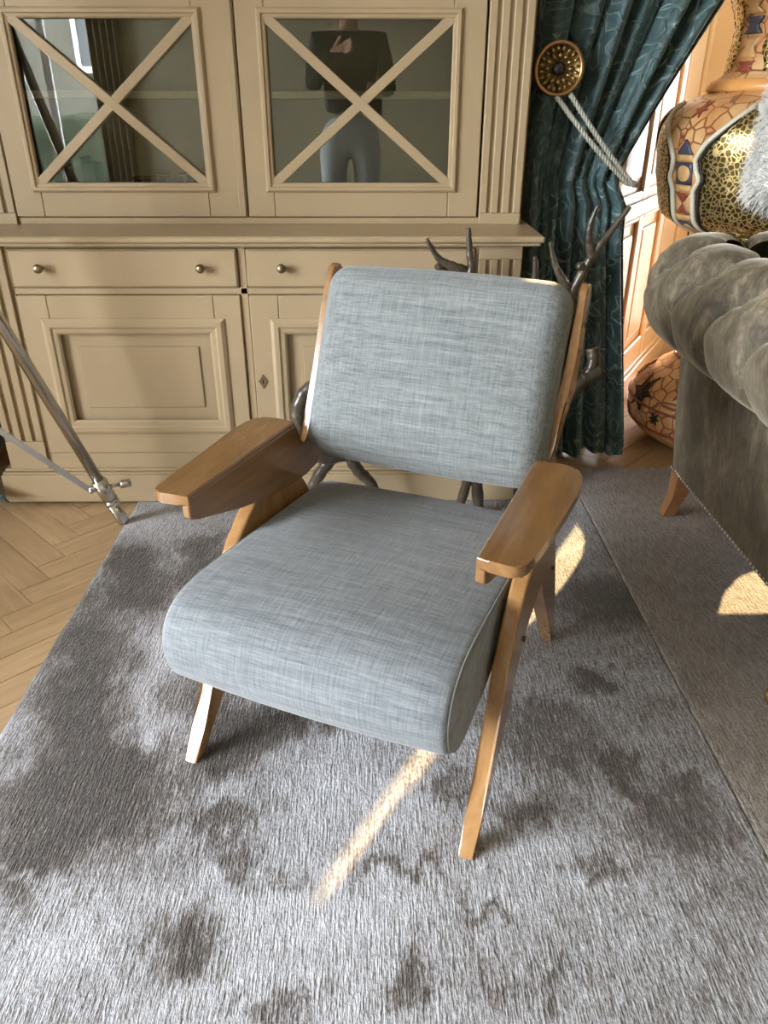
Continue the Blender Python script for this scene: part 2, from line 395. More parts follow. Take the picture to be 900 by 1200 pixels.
# bay: splayed panelled jambs, floor strip is the floor, end wall around the glazed door
def splay(name, p0, p1, flip):
    """panelled jamb from p0 to p1 (plan points), face towards the opening"""
    d = Vector((p1[0]-p0[0], p1[1]-p0[1])); L = d.length; d /= L; nrm = Vector((d.y, -d.x)) * (1 if not flip else -1)
    def fn(u, z, k): return (p0[0]+d.x*u+nrm.x*k, p0[1]+d.y*u+nrm.y*k, z)
    def bx(bm, u0, u1, z0, z1, k0, k1, bev=.006):
        prism(bm, [(u0, z0), (u1, z0), (u1, z1), (u0, z1)], fn, k0, k1, bev, 1)
    b = nb(); bx(b, 0, L, -.014, 2.55, -.06, 0, 0)
    root = tag(link(name, b, M['bay'], None, False), kind='structure')
    b = nb()
    st = [0, .10, .52, .62, 1.04, 1.14, L]
    for u0, u1 in ((0, .10), (.50, .60), (.98, 1.08), (L-.10, L)): bx(b, u0, u1, .14, 2.5, 0, .018)
    for z0, z1 in ((.14, .26), (.86, .98), (2.36, 2.5)):
        for u0, u1 in ((.10, .50), (.60, .98), (1.08, L-.10)): bx(b, u0, u1, z0, z1, 0, .018)
    link('panel_frame', b, M['bay'], root, False)
    b = nb(); bx(b, 0, L, -.0, .12, 0, .03); bx(b, 0, L, .12, .145, 0, .02); link('skirting', b, M['bay'], root, False)
    b = nb(); bx(b, 0, L, .885, .945, .018, .04, .01); link('rail_moulding', b, M['bay'], root, False)
    for u0, u1 in ((.10, .50), (.60, .98), (1.08, L-.10)):
        for z0, z1 in ((.26, .86), (.98, 2.36)):
            b = nb(); bx(b, u0+.05, u1-.05, z0+.05, z1-.05, 0, .012, .008); link('panel', b, M['bay'], root, False)
    return root
SPL = R(29.5)
splay('trim_1', (.86, 3.02), (.86+1.43*math.tan(SPL), 4.45), False)
splay('trim_2', (3.9, 3.02), (3.9-1.43*math.tan(SPL), 4.45), True)
bm = nb(); xl_ = .80+1.43*math.tan(SPL)
box(bm, xl_-.05, WB[0], 4.45, 4.6, -.014, 3.3); box(bm, WB[1], 3.5, 4.45, 4.6, -.014, 3.3); box(bm, WB[0], WB[1], 4.45, 4.6, WB[3], 3.3); box(bm, WB[0], WB[1], 4.45, 4.6, -.014, WB[2])
tag(link('wall_bay', bm, M['bay'], None, False), kind='structure')

# outside behind the photographer: street and the house opposite (seen mirrored in the cabinet glass)
bm = nb(); box(bm, -30, 30, -30, 30, -.5, -.22); tag(link('ground', bm, M['paving'], None, False), kind='structure')
bld = thing('house', 'pale rendered house across the street with white framed windows, mirrored in the cabinet glass', 'building', (-5, -9.2, -.22))
bm = nb(); box(bm, -6, 5, -3, 0, 0, 7.5); link('facade', bm, M['render'], bld, False)
bm = nb(); prism(bm, [(-3.4, 7.4), (.4, 7.4), (-1.5, 9.4)], lambda u, v, d: (d, u, v), -6.2, 5.2); link('roof', bm, plain('roof_tiles', (.2, .08, .05), .8), bld, False)
for wx in (-4.6, -2.8, -1.2, .47, 2.2, 3.8):
    for wz in (2.05, 4.7):
        b = nb(); ww, wh = .30, .9
        for q in ((-ww-.07, -ww, 0, wh), (ww, ww+.07, 0, wh), (-ww-.12, ww+.12, -.09, 0), (-ww-.07, ww+.07, wh, wh+.1), (-.025, .025, 0, wh)): box(b, wx+q[0], wx+q[1], 0, .06, wz+q[2], wz+q[3])
        f_ = link('window', b, M['white'], bld, False)
        for s in (-1, 1):
            b = nb(); a0 = wx + (-ww if s < 0 else .025); box(b, a0, a0+ww-.025, 0, .02, wz, wz+wh); link('pane', b, M['filter'], f_, False)

b = nb()
def hedge(u, v):
    x = -9 + 8*u; a = pi*v; h = 1.35 + .12*mnoise.noise(Vector((x*.8, 0, 3))); y = -5.8 - .45*cos(a)*(1 if v else 1); z = -.22 + h*min(1, sin(a)*1.6)
    n = .10*mnoise.fractal(Vector((x*5, y*5, z*5)), .8, 2, 4); return (x, y + n, z + n*(0 if v in (0, 1) else 1))
grid(b, 150, 30, hedge)
tag(link('hedge', b, plain('hedge_leaves', (.028, .040, .018), .8, 0, .5, 9, .5)), 'clipped green hedge across the street, mirrored low in the left glass door', 'hedge')
def curt3(u, v):
    ph = 2*pi*5*u; return (-2.62 + .30*u, -2.72 + .035*sin(ph) + .01*sin(v*5), .02 + 2.9*v)
b = nb(); grid(b, 70, 20, curt3, lambda u, v: (u*.7, v*2.9)); cur3 = link('curtain', b, plain('brown_drape', (.10, .07, .045), .8))
sm_ = cur3.modifiers.new('thickness', 'SOLIDIFY'); sm_.thickness = .004
tag(cur3, 'narrow brown curtain beside the far window, mirrored in the left glass door', 'curtain')

# ================================================================ RUGS
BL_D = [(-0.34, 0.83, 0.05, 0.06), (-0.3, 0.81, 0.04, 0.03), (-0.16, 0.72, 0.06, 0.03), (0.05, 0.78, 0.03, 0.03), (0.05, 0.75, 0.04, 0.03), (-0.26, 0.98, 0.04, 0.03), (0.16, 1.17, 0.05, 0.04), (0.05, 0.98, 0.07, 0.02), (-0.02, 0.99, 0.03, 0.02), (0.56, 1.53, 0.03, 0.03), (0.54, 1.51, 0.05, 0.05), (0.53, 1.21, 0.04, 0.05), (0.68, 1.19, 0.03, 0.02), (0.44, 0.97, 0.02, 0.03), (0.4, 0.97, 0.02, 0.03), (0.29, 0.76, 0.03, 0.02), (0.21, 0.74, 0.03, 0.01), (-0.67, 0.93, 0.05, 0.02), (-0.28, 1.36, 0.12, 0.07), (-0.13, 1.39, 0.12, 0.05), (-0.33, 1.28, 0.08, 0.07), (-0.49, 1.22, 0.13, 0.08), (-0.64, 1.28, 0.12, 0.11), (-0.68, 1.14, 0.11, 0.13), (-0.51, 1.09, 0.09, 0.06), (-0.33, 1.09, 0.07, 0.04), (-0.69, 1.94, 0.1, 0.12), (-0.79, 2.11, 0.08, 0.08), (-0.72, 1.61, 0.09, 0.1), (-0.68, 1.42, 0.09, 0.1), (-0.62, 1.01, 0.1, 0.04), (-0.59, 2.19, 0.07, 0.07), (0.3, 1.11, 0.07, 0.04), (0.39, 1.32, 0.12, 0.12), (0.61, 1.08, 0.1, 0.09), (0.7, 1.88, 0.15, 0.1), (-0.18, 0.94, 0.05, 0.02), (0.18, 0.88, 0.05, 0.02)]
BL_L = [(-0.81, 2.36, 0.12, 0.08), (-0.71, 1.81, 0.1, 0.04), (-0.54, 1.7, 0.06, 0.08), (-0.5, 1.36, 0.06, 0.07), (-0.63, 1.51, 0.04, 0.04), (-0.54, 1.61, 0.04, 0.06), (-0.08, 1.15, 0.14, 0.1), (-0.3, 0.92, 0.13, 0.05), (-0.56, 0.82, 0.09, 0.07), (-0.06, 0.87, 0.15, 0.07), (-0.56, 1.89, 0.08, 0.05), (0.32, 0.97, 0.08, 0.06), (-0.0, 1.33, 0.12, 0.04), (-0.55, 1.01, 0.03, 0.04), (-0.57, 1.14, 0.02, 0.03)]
def lay1(x, y):  # sheen patches of the brushed pile, put into the rug colour
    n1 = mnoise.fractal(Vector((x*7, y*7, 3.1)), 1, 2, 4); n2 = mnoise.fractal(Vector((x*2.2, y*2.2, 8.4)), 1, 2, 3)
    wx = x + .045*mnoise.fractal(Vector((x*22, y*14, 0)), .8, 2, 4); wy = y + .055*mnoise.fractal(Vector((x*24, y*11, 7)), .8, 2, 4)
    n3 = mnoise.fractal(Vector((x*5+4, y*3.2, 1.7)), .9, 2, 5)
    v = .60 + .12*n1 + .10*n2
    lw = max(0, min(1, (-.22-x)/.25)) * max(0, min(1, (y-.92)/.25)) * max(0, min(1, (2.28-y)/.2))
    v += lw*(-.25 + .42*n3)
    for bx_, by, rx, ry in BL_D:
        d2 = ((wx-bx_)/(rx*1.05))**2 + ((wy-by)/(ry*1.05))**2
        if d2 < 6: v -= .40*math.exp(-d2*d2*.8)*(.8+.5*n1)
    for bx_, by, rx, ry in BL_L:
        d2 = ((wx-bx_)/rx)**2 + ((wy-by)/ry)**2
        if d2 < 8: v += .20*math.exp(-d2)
    if x > .25: v -= .16*min(1, (x-.25)/.4)          # darker sheen of pile brushed the other way, put into the colour
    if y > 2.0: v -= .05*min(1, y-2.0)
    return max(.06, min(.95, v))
def lay2(x, y):
    n1 = mnoise.fractal(Vector((x*6, y*6, 5.1)), 1, 2, 4)
    return max(.1, min(.9, .42 + .12*n1 + (.10*max(0, y-1.9) if y > 1.9 else 0)))
def rug(name, label, x0, x1, y0, y1, mat, lay, nx, ny, th=.012, free=(1, 1)):
    b = nb(); L_ = b.verts.layers.float.new('lay')
    def fn(u, v):
        x = x0+(x1-x0)*u; y = y0+(y1-y0)*v
        e = min(u*(x1-x0) if free[0] else 1, (1-u)*(x1-x0) if free[1] else 1, v*(y1-y0), (1-v)*(y1-y0)); drop = .004*max(0, 1-e/.012)
        return (x + (.004*mnoise.noise(Vector((0, y*9, x0))) if (u == 0 and free[0]) or (u == 1 and free[1]) else 0), y, th - drop + .0012*mnoise.noise(Vector((x*60, y*25, 1))))
    V = grid(b, nx, ny, fn)
    for row in V:
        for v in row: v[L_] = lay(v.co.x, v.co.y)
    for ring in (V[0], V[-1], [r_[0] for r_ in V], [r_[-1] for r_ in V]):
        low = []
        for v in ring:
            q = b.verts.new((v.co.x, v.co.y, .0)); q[L_] = .85; low.append(q)
        for i in range(len(ring)-1): b.faces.new((ring[i], ring[i+1], low[i+1], low[i]))
    o = link(name, b, mat)
    return tag(o, label, 'rug')
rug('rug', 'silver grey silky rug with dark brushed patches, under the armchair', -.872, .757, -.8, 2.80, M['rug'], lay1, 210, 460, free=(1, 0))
rug('rug', 'plain taupe rug under the sofa, with a patch of sunlight on it', .7572, 3.3, -.8, 2.80, M['rug2'], lay2, 200, 300, free=(0, 1))

# ================================================================ CABINET
cab = thing('dresser', 'large taupe painted dresser with two cross barred glass doors, behind the armchair', 'dresser', (-.42, 2.75, .0140))
CO = Vector((-.42, 2.75, .012))
def cbx(bm, x0, x1, y0, y1, z0, z1, bev=.003): box(bm, x0+.42, x1+.42, y0-2.75, y1-2.75, z0-.012, z1-.012, bev, 1)
def cpart(name, bm, mat=None, parent=None, sm=False, **k): return link(name, bm, mat or M['cabinet'], parent or cab, sm, **k)
YB, YU, YE = 2.503, 2.755, 2.985
XL, XR = -1.345, .505
b = nb(); cbx(b, XL, XR, YB, YE, .012, .119, .004); cbx(b, XL+.006, XR-.006, YB+.006, YE, .119, .128, .002); cbx(b, XL+.014, XR-.014, YB+.014, YE, .128, .139, .004); cpart('plinth', b)
# lower carcass (set behind the doors and drawers)
b = nb(); yc = YB+.034
cbx(b, -1.305, -1.285, yc, YE, .139, .906, 0); cbx(b, .445, .465, yc, YE, .139, .906, 0); cbx(b, -1.285, .445, YE-.02, YE, .139, .906, 0)
cbx(b, -1.285, .445, YB+.022, YE-.02, .139, .199, .002); cbx(b, -1.165, .325, YB+.022, yc+.05, .753, .774, .002); cbx(b, -1.165, .325, YB+.022, yc+.05, .897, .906, .001)
cbx(b, -.434, -.410, YB+.022, yc+.05, .199, .897, .002)
cbx(b, -1.166, -1.158, YB+.022, yc+.05, .199, .906, 0); cbx(b, .318, .326, YB+.022, yc+.05, .199, .906, 0)
cpart('lower_carcass', b)
def pilaster(x0, x1, y, z0, z1, fz0, fz1, n):
    b = nb(); cbx(b, x0, x1, y+.009, y+.04, z0, z1, 0)
    cbx(b, x0, x1, y, y+.009, z0, fz0, .002); cbx(b, x0, x1, y, y+.009, fz1, z1, .002)
    wd = x1-x0; g = .012; s = (wd - n*g)/(n+1)
    for i in range(n+1):
        a = x0 + i*(s+g); cbx(b, a, a+s, y, y+.009, fz0, fz1, .003)
    return b
for x0, x1 in ((-1.305, -1.168), (.328, .465)): cpart('pilaster', pilaster(x0, x1, YB+.012, .139, .906, .245, .862, 3))
YD = YB + .014
def mould(bm, x0, x1, z0, z1, y, wd, dp):
    """mitred picture-frame moulding with stepped profile"""
    steps = [(0, dp*.4, 0), (wd*.22, dp, 0), (wd*.5, dp, 0), (wd*.62, dp*.55, 0), (wd*.85, dp*.45, 0), (wd, 0, 0)]
    rings = []
    for s, d, _ in [(0, 0, 0)] + steps:
        rings.append([bm.verts.new((x+.42, y-d-2.75, z-.012)) for x, z in ((x0+s, z0+s), (x1-s, z0+s), (x1-s, z1-s), (x0+s, z1-s))])
    for a, c_ in zip(rings, rings[1:]):
        for i in range(4): bm.faces.new((a[i], a[(i+1) % 4], c_[(i+1) % 4], c_[i]))
def knob(x, z, y, parent):
    b = nb(); lathe(b, [(.008, 0), (.008, .002), (.005, .004), (.005, .010), (.011, .014), (.0145, .020), (.0135, .027), (.008, .0315), (.002, .0325)], 16, (0, 0, 0), 'Y')
    bmesh.ops.transform(b, matrix=Matrix.Translation((x+.42, y-2.75, z-.012)) @ Matrix.Rotation(pi, 4, 'Z'), verts=b.verts[:])
    k = link('knob', b, M['brass'], parent); k['label'] = 'round aged brass knob'
for x0, x1, ks in ((-1.156, -.436, (-1.056, -.549)), (-.408, .316, (-.295, .213))):
    b = nb(); cbx(b, x0, x1, YD, YD+.02, .776, .895, .004); cbx(b, x0+.004, x1-.004, YD-.004, YD, .780, .891, .003); d = cpart('drawer', b)
    for kx in ks: knob(kx, .839, YD-.004, d)
for x0, x1, px0, px1, hinge in ((-1.156, -.436, -1.090, -.494, 0), (-.408, .316, -.344, .252, 1)):
    b = nb(); pz0, pz1 = .274, .677; ins = .03
    cbx(b, x0, px0+ins, YD, YD+.022, .201, .751, .003); cbx(b, px1-ins, x1, YD, YD+.022, .201, .751, .003)
    cbx(b, px0+ins, px1-ins, YD, YD+.022, .201, pz0+ins, .003); cbx(b, px0+ins, px1-ins, YD, YD+.022, pz1-ins, .751, .003)
    d = cpart('door', b)
    b = nb(); cbx(b, px0+.02, px1-.02, YD+.016, YD+.022, pz0+.02, pz1-.02, 0); cpart('panel', b, None, d)
    b = nb(); mould(b, px0, px1, pz0, pz1, YD, .052, .010); cpart('panel_moulding', b, None, d)
    b = nb(); fx0, fx1, fz0, fz1 = px0+.10, px1-.095, pz0+.092, pz1-.095
    cbx(b, fx0, fx1, YD+.011, YD+.016, fz0, fz1, .003); cpart('raised_field', b, None, d)
    if hinge:
        b = nb(); kx, kz = -.381, .464
        prism(b, [(kx, kz-.026), (kx+.0165, kz), (kx, kz+.026), (kx-.0165, kz)], lambda u, v, q: (u+.42, q-2.75, v-.012), YD-.003, YD, .001, 1)
        ke = link('keyhole_plate', b, M['brass'], d, False)
        b = nb(); prism(b, [(kx-.002, kz-.009), (kx+.002, kz-.009), (kx+.0018, kz), (kx+.0035, kz+.003), (kx, kz+.007), (kx-.0035, kz+.003), (kx-.0018, kz)], lambda u, v, q: (u+.42, q-2.75, v-.012), YD-.0036, YD-.003); link('keyhole', b, M['dark'], ke, False)
# counter with moulded edge
b = nb(); cbx(b, -1.365, .525, YB-.022, YE, .916, .936, .005); cbx(b, -1.355, .515, YB-.012, YE, .906, .916, .003); cpart('counter', b)
# upper carcass
ZT = 1.98
b = nb(); cbx(b, -1.335, -1.315, YU+.02, YE, .936, ZT, 0); cbx(b, .475, .495, YU+.02, YE, .936, ZT, 0); cbx(b, -1.335, .495, YU+.005, YE, .936, .957, .002)
cbx(b, -1.335, .495, YU+.005, YE, 1.70, ZT, .002); cbx(b, -.432, -.418, YU+.025, YU+.05, .957, 1.70, 0); cpart('upper_carcass', b)
b = nb(); cbx(b, -1.315, .475, YE-.015, YE, .957, 1.70, 0); cpart('back_board', b, M['cab_in'])
b = nb(); cbx(b, -1.315, .475, YU+.028, YE-.015, 1.311, 1.333, .002); cpart('shelf', b, plain('shelf_paint', (.55, .47, .33), .5))
for x0, x1 in ((-1.335, -1.202), (.350, .489)): cpart('pilaster', pilaster(x0, x1, YU-.004, .936, 1.70, .972, 1.66, 3))
b = nb(); cbx(b, -1.345, .505, YU-.01, YE, ZT, ZT+.02); cbx(b, -1.352, .512, YU-.035, YE, ZT+.02, ZT+.05, .008); cbx(b, -1.360, .520, YU-.06, YE, ZT+.05, ZT+.075); cpart('cornice', b)
for x0, x1, gx0, gx1 in ((-1.200, -.4275, -1.105, -.551), (-.4225, .343, -.333, .244)):
    gz0, gz1 = 1.061, 1.532
    b = nb(); y0, y1 = YU, YU+.022
    cbx(b, x0, gx0, y0, y1, .960, 1.695, .003); cbx(b, gx1, x1, y0, y1, .960, 1.695, .003); cbx(b, gx0, gx1, y0, y1, .960, gz0, .003); cbx(b, gx0, gx1, y0, y1, gz1, 1.695, .003)
    if x0 < -1: cbx(b, x1-.026, x1-.004, y0-.006, y0, .962, 1.693, .002)
    d = cpart('glass_door', b)
    b = nb(); mould(b, gx0-.026, gx1+.026, gz0-.024, gz1+.022, YU, .030, .011); cpart('glass_moulding', b, None, d)
    for s in (0, 1):
        b = nb(); hw = .015
        p, q = ((gx0, gz0), (gx1, gz1)) if s == 0 else ((gx0, gz1), (gx1, gz0))
        dv = Vector((q[0]-p[0], q[1]-p[1])).normalized(); nv = Vector((-dv.y, dv.x))*hw; e_ = dv*.0
        pts = [(p[0]-nv.x-e_.x, p[1]-nv.y), (q[0]-nv.x, q[1]-nv.y), (q[0]+nv.x, q[1]+nv.y), (p[0]+nv.x, p[1]+nv.y)]
        off = 0 if s == 0 else .0006
        prism(b, pts, lambda u, v, k: (u+.42, k-2.75, v-.012), YU-.004-off, YU+.012, .002, 1); cpart('cross_bar', b, None, d)
    b = nb(); cbx(b, gx0-.01, gx1+.01, YU+.0140, YU+.0155, gz0-.01, gz1+.01, 0); g = cpart('pane', b, M['glass'], d)
# glassware and books inside, mostly behind the reflection
gl0 = None
for i, (gx, gy, gh) in enumerate(((-.72, 2.86, .13), (-.655, 2.88, .13), (-.60, 2.85, .13), (-.80, 2.88, .12))):
    b = nb(); lathe(b, [(.024, 0), (.026, .004), (.030, gh), (.0285, gh), (.0245, .008), (.002, .008)], 20)
    o = link('tumbler', b, M['tumbler'], None, loc=(gx, gy, .957))
    b = nb(); lathe(b, [(.0296, gh-.006), (.0306, gh-.006), (.0309, gh+.001), (.028, gh+.001)], 20, capb=False, capt=False); r_o = link('rim', b, M['gold'], o); r_o['label'] = 'gold rim'
    tag(o, ('gold rimmed glass second from the right in the left glass door', 'gold rimmed glass third from the left in the left glass door', 'gold rimmed glass nearest the right edge of the left glass door', 'shorter gold rimmed glass leftmost of the row in the cabinet')[i], 'glass', 'gold rimmed glasses in the cabinet')
for i, (bx0, hh, cc) in enumerate(((-1.08, .17, (.03, .03, .03)), (-1.045, .15, (.05, .045, .04)), (-1.01, .18, (.02, .025, .03)), (-.97, .16, (.06, .05, .04)))):
    bk = thing('book', ('dark book at the far left inside the left glass door', 'lower dark book beside the leftmost one in the cabinet', 'tallest dark book in the row inside the left glass door', 'brownish book at the right end of the row of books')[i], 'book', (bx0, 2.92, .957), group='books in the cabinet')
    b = nb(); box(b, -.015, .015, -.05, .05, 0, hh, .002); link('cover', b, plain('book_cover', cc, .6), bk, False)
    b = nb(); box(b, -.012, .012, -.045, .0505, .004, hh+.0006); link('pages', b, M['bone'], bk, False)

# ================================================================ ARMCHAIR
AO = Vector((-.1257, 1.1110, 0)); AR = R(-23.317)
ch = thing('armchair', 'mid century armchair with grey blue linen cushions and curved walnut arms', 'armchair', tuple(AO), AR)
LEGF = [(.008, .0140), (.05, .075), (.095, .14), (.148, .262), (.179, .348), (.212, .41), (.25, .452), (.30, .486), (.345, .514), (.40, .512), (.452, .49), (.468, .43), (.462, .378), (.44, .370), (.40, .369), (.346, .362), (.311, .342), (.267, .288), (.217, .218), (.114, .092), (.043, .0140)]
LEGR = [(.745, .0140), (.658, .128), (.56, .25), (.468, .371), (.47, .43), (.455, .491), (.43, .515), (.53, .513), (.572, .445), (.625, .345), (.703, .186), (.785, .0140)]
FRAME = [(.0765, .640), (.0765, .602), (.079, .596), (.085, .592)] + [(.10, .587), (.25, .540), (.32, .522), (.40, .507), (.47, .499), (.54, .494), (.60, .497), (.628, .512), (.640, .535), (.650, .572), (.663, .62), (.683, .685), (.70, .735), (.74, .84), (.773, .925), (.772, .945), (.760, .959), (.742, .963), (.724, .958), (.710, .944), (.66, .825), (.622, .735), (.585, .65), (.566, .609), (.553, .587), (.540, .577), (.530, .576), (.520, .582), (.512, .595), (.506, .62), (.500, .640)]
ARM = [(.2820, .0765), (.302, .073), (.340, .070), (.358, .078), (.366, .10), (.378, .20), (.388, .32), (.392, .40), (.387, .455), (.374, .483), (.352, .494), (.318, .497), (.2820, .496)]
for s in (-1, 1):
    side = lambda u, v, d, s=s: (s*d + (.017 if s > 0 else .003)*max(0, min(1, (v-.655)/.06)) , u, v)
    b = nb(); prism(b, FRAME, side, .281, .3002, .005, 3); fr_ = link('side_frame', b, M['wood'], ch, True, auto=50)
    b = nb(); prism(b, smooth_path(LEGF, 3, True) if False else LEGF, side, .3005, .333, .006, 2); l_ = link('front_leg', b, M['wood_leg'], ch, True, auto=40)
    def bolt(par, y, z, x, r=.0062):
        b = nb(); lathe(b, [(r, 0), (r, .002), (r*.8, .004), (r*.3, .0046)], 12, axis='X')
        mt = Matrix.Translation((s*x, y, z)) @ (Matrix.Identity(4) if s > 0 else Matrix.Rotation(pi, 4, 'Z'))
        bmesh.ops.transform(b, matrix=mt, verts=b.verts[:]); k = link('bolt', b, M['screw'], par); k['label'] = 'dark metal bolt head'
    bolt(l_, .302, .338, .333); 
    b = nb(); prism(b, LEGR, side, .3005, .331, .006, 2); l2 = link('rear_leg', b, M['wood_leg'], ch, True, auto=40); bolt(l2, .600, .335, .331)
    bolt(fr_, .735, .875, .317 if s > 0 else .303); bolt(fr_, .632, .61, .3002)
    # arm top, slightly dished
    b = nb(); n_ = len(ARM); outl = ARM[:1] + smooth_path(ARM[1:-1], 4) + ARM[-1:]
    prism(b, outl, lambda u, v, d, s=s: (s*u, v, d - .006*math.sin(pi*min(1, max(0, (v-.07)/.42)))*(1 if d > .63 else .4)*max(0, min(1, (u-.30)/.06))), .625, .6475, .0045, 3)
    link('armrest', b, M['wood'], ch, True, auto=50)
# seat cushion
PROF = smooth_path([(.655, .425), (.60, .437), (.5, .444), (.3, .459), (.12, .472), (.03, .470), (-.025, .450), (-.052, .41), (-.056, .365), (-.04, .318), (.0, .282), (.05, .268), (.15, .280), (.35, .312), (.60, .345), (.65, .358), (.67, .39)], 4, True)
cy_, cz_ = .30, .375
b = nb(); st = [(-1, .80), (-1, .93), (-.992, .968), (-.975, .99), (-.95, 1), (-.8, 1), (-.55, 1), (-.25, 1), (0, 1), (.25, 1), (.55, 1), (.8, 1), (.95, 1), (.975, .99), (.992, .968), (1, .93), (1, .80)]
rings = []
for sx, k in st:
    ring = []
    for y, z in PROF:
        up_f = max(0, (z-cz_)/.1); yy = cy_ + (y-cy_)*(k if k > .9 else .86); zz = cz_ + (z-cz_)*k + .012*(1-sx*sx)*min(1, up_f)
        if y < 0: yy -= .012*(1-sx*sx)
        ring.append(b.verts.new((.289*sx, yy, zz)))
    rings.append(ring)
m_ = len(PROF)
for a, c_ in zip(rings, rings[1:]):
    for i in range(m_): b.faces.new((a[i], a[(i+1) % m_], c_[(i+1) % m_], c_[i]))
b.faces.new(rings[0]); b.faces.new(rings[-1][::-1])
seat = link('seat_cushion', b, M['linen_seat'], ch)
for sx in (-1, 1):
    b = nb(); tube(b, [(sx*.2855, cy_+(y-cy_)*.972, cz_+(z-cz_)*.968) for y, z in PROF], .0022, 6, closed=True); link('seam', b, plain('seam_thread', (.30, .31, .29), .9), seat)
# back cushion
wv = Vector((0, .156, .356)).normalized(); nf = Vector((0, -wv.z, wv.y)); bc = Vector((.008, .634, .772)) - nf*.004 - wv*.014
def backmap(p):
    e = 1 - min(1, (p.x/.282)**2)
    q = p.y + (.024*e*max(0, 1-(p.z/.225)**2) if p.y > 0 else 0)
    return bc + Vector((p.x, 0, 0)) + nf*q + wv*(p.z + .006*e*(1 if p.z > .15 else (-1 if p.z < -.15 else 0)))
b = nb(); rbox(b, .2850, .058, .222, .0565, backmap, 26); link('back_cushion', b, M['linen_back'], ch)
b = nb(); box(b, -.2808, .2808, .10, .145, .30, .335, .004); box(b, -.2808, .2808, .50, .54, .35, .38, .004); 
link('seat_rail', b, M['wood'], ch, False)
b = nb(); 
for z_ in (.66, .88):
    yb_ = .634 + (z_-.772)*.438 + .052
    box(b, -.2808, .2808, yb_, yb_+.02, z_-.025, z_+.025, .004)
link('back_rail', b, M['wood'], ch, False)

# ================================================================ ANTLER CHAIR
an = thing('antler_chair', 'chair built from dark deer antlers with upright tines, between armchair and dresser', 'chair', (.2, 2.3, .012))
AN0 = Vector((.2, 2.3, .012))
def antler(paths, label=None):
    b = nb()
    for pts, r0, r1 in paths:
        P = smooth_path([tuple(Vector(p)-AN0) for p in pts], 7); n = len(P)
        rad = [max(.0025, (r0 + (r1-r0)*(i/(n-1))) * (1 + .07*sin(i*1.9) * (i < n-2))) for i in range(n)]
        tube(b, P, rad, 10)
    return link('antler', b, M['antler'], an)
# left curled beam serving as arm, and leg
antler([([(-.10, 2.33, .50), (-.17, 2.31, .525), (-.225, 2.30, .495), (-.25, 2.30, .42), (-.235, 2.31, .35), (-.18, 2.33, .27), (-.09, 2.36, .27)], .022, .026), ([(-.14, 2.36, .26), (-.19, 2.37, .19), (-.23, 2.38, .10), (-.24, 2.385, .022)], .024, .016)])
antler([([(-.07, 2.36, .30), (-.085, 2.36, .26), (-.06, 2.37, .20), (-.015, 2.385, .14), (.03, 2.395, .022)], .026, .016), ([(-.07, 2.36, .30), (.05, 2.33, .36), (.2, 2.30, .39)], .026, .028)])
antler([([(.30, 2.30, .38), (.325, 2.35, .28), (.317, 2.38, .17), (.29, 2.40, .022)], .026, .015)])
antler([([(.36, 2.30, .38), (.345, 2.36, .26), (.345, 2.38, .17), (.365, 2.40, .022)], .026, .019)])
# back beams with tines
antler([([(.22, 2.42, .40), (.23, 2.43, .60), (.26, 2.42, .78), (.292, 2.40, .85), (.285, 2.40, .90), (.277, 2.40, .975)], .026, .007),
        ([(.285, 2.41, .845), (.235, 2.40, .865), (.19, 2.40, .89), (.154, 2.40, .945)], .019, .005), ([(.26, 2.42, .80), (.21, 2.42, .845), (.188, 2.42, .868)], .017, .012)])
antler([([(.36, 2.40, .40), (.42, 2.42, .60), (.48, 2.42, .74), (.490, 2.41, .83), (.482, 2.40, .893)], .022, .006)])
antler([([(.40, 2.34, .40), (.55, 2.36, .52), (.60, 2.39, .66), (.597, 2.40, .76), (.612, 2.40, .80), (.66, 2.40, .905), (.705, 2.40, .97), (.747, 2.40, 1.035)], .026, .007),
        ([(.605, 2.40, .775), (.572, 2.40, .825), (.545, 2.40, .87), (.524, 2.40, .935)], .018, .005),
        ([(.655, 2.40, .89), (.638, 2.395, .945), (.636, 2.39, .99), (.650, 2.385, 1.04)], .016, .005), ([(.635, 2.40, .86), (.612, 2.39, .87)], .016, .010)])
antler([([(.40, 2.30, .38), (.55, 2.32, .44), (.66, 2.35, .52), (.690, 2.36, .575), (.682, 2.37, .62)], .024, .020), ([(.66, 2.35, .525), (.715, 2.35, .555)], .022, .026)])
b = nb(); lathe(b, [(.05, 0), (.17, .0), (.19, .02), (.19, .045), (.17, .062), (.06, .07)], 28, (.03, .0, .37)); link('seat', b, M['hide'], an)

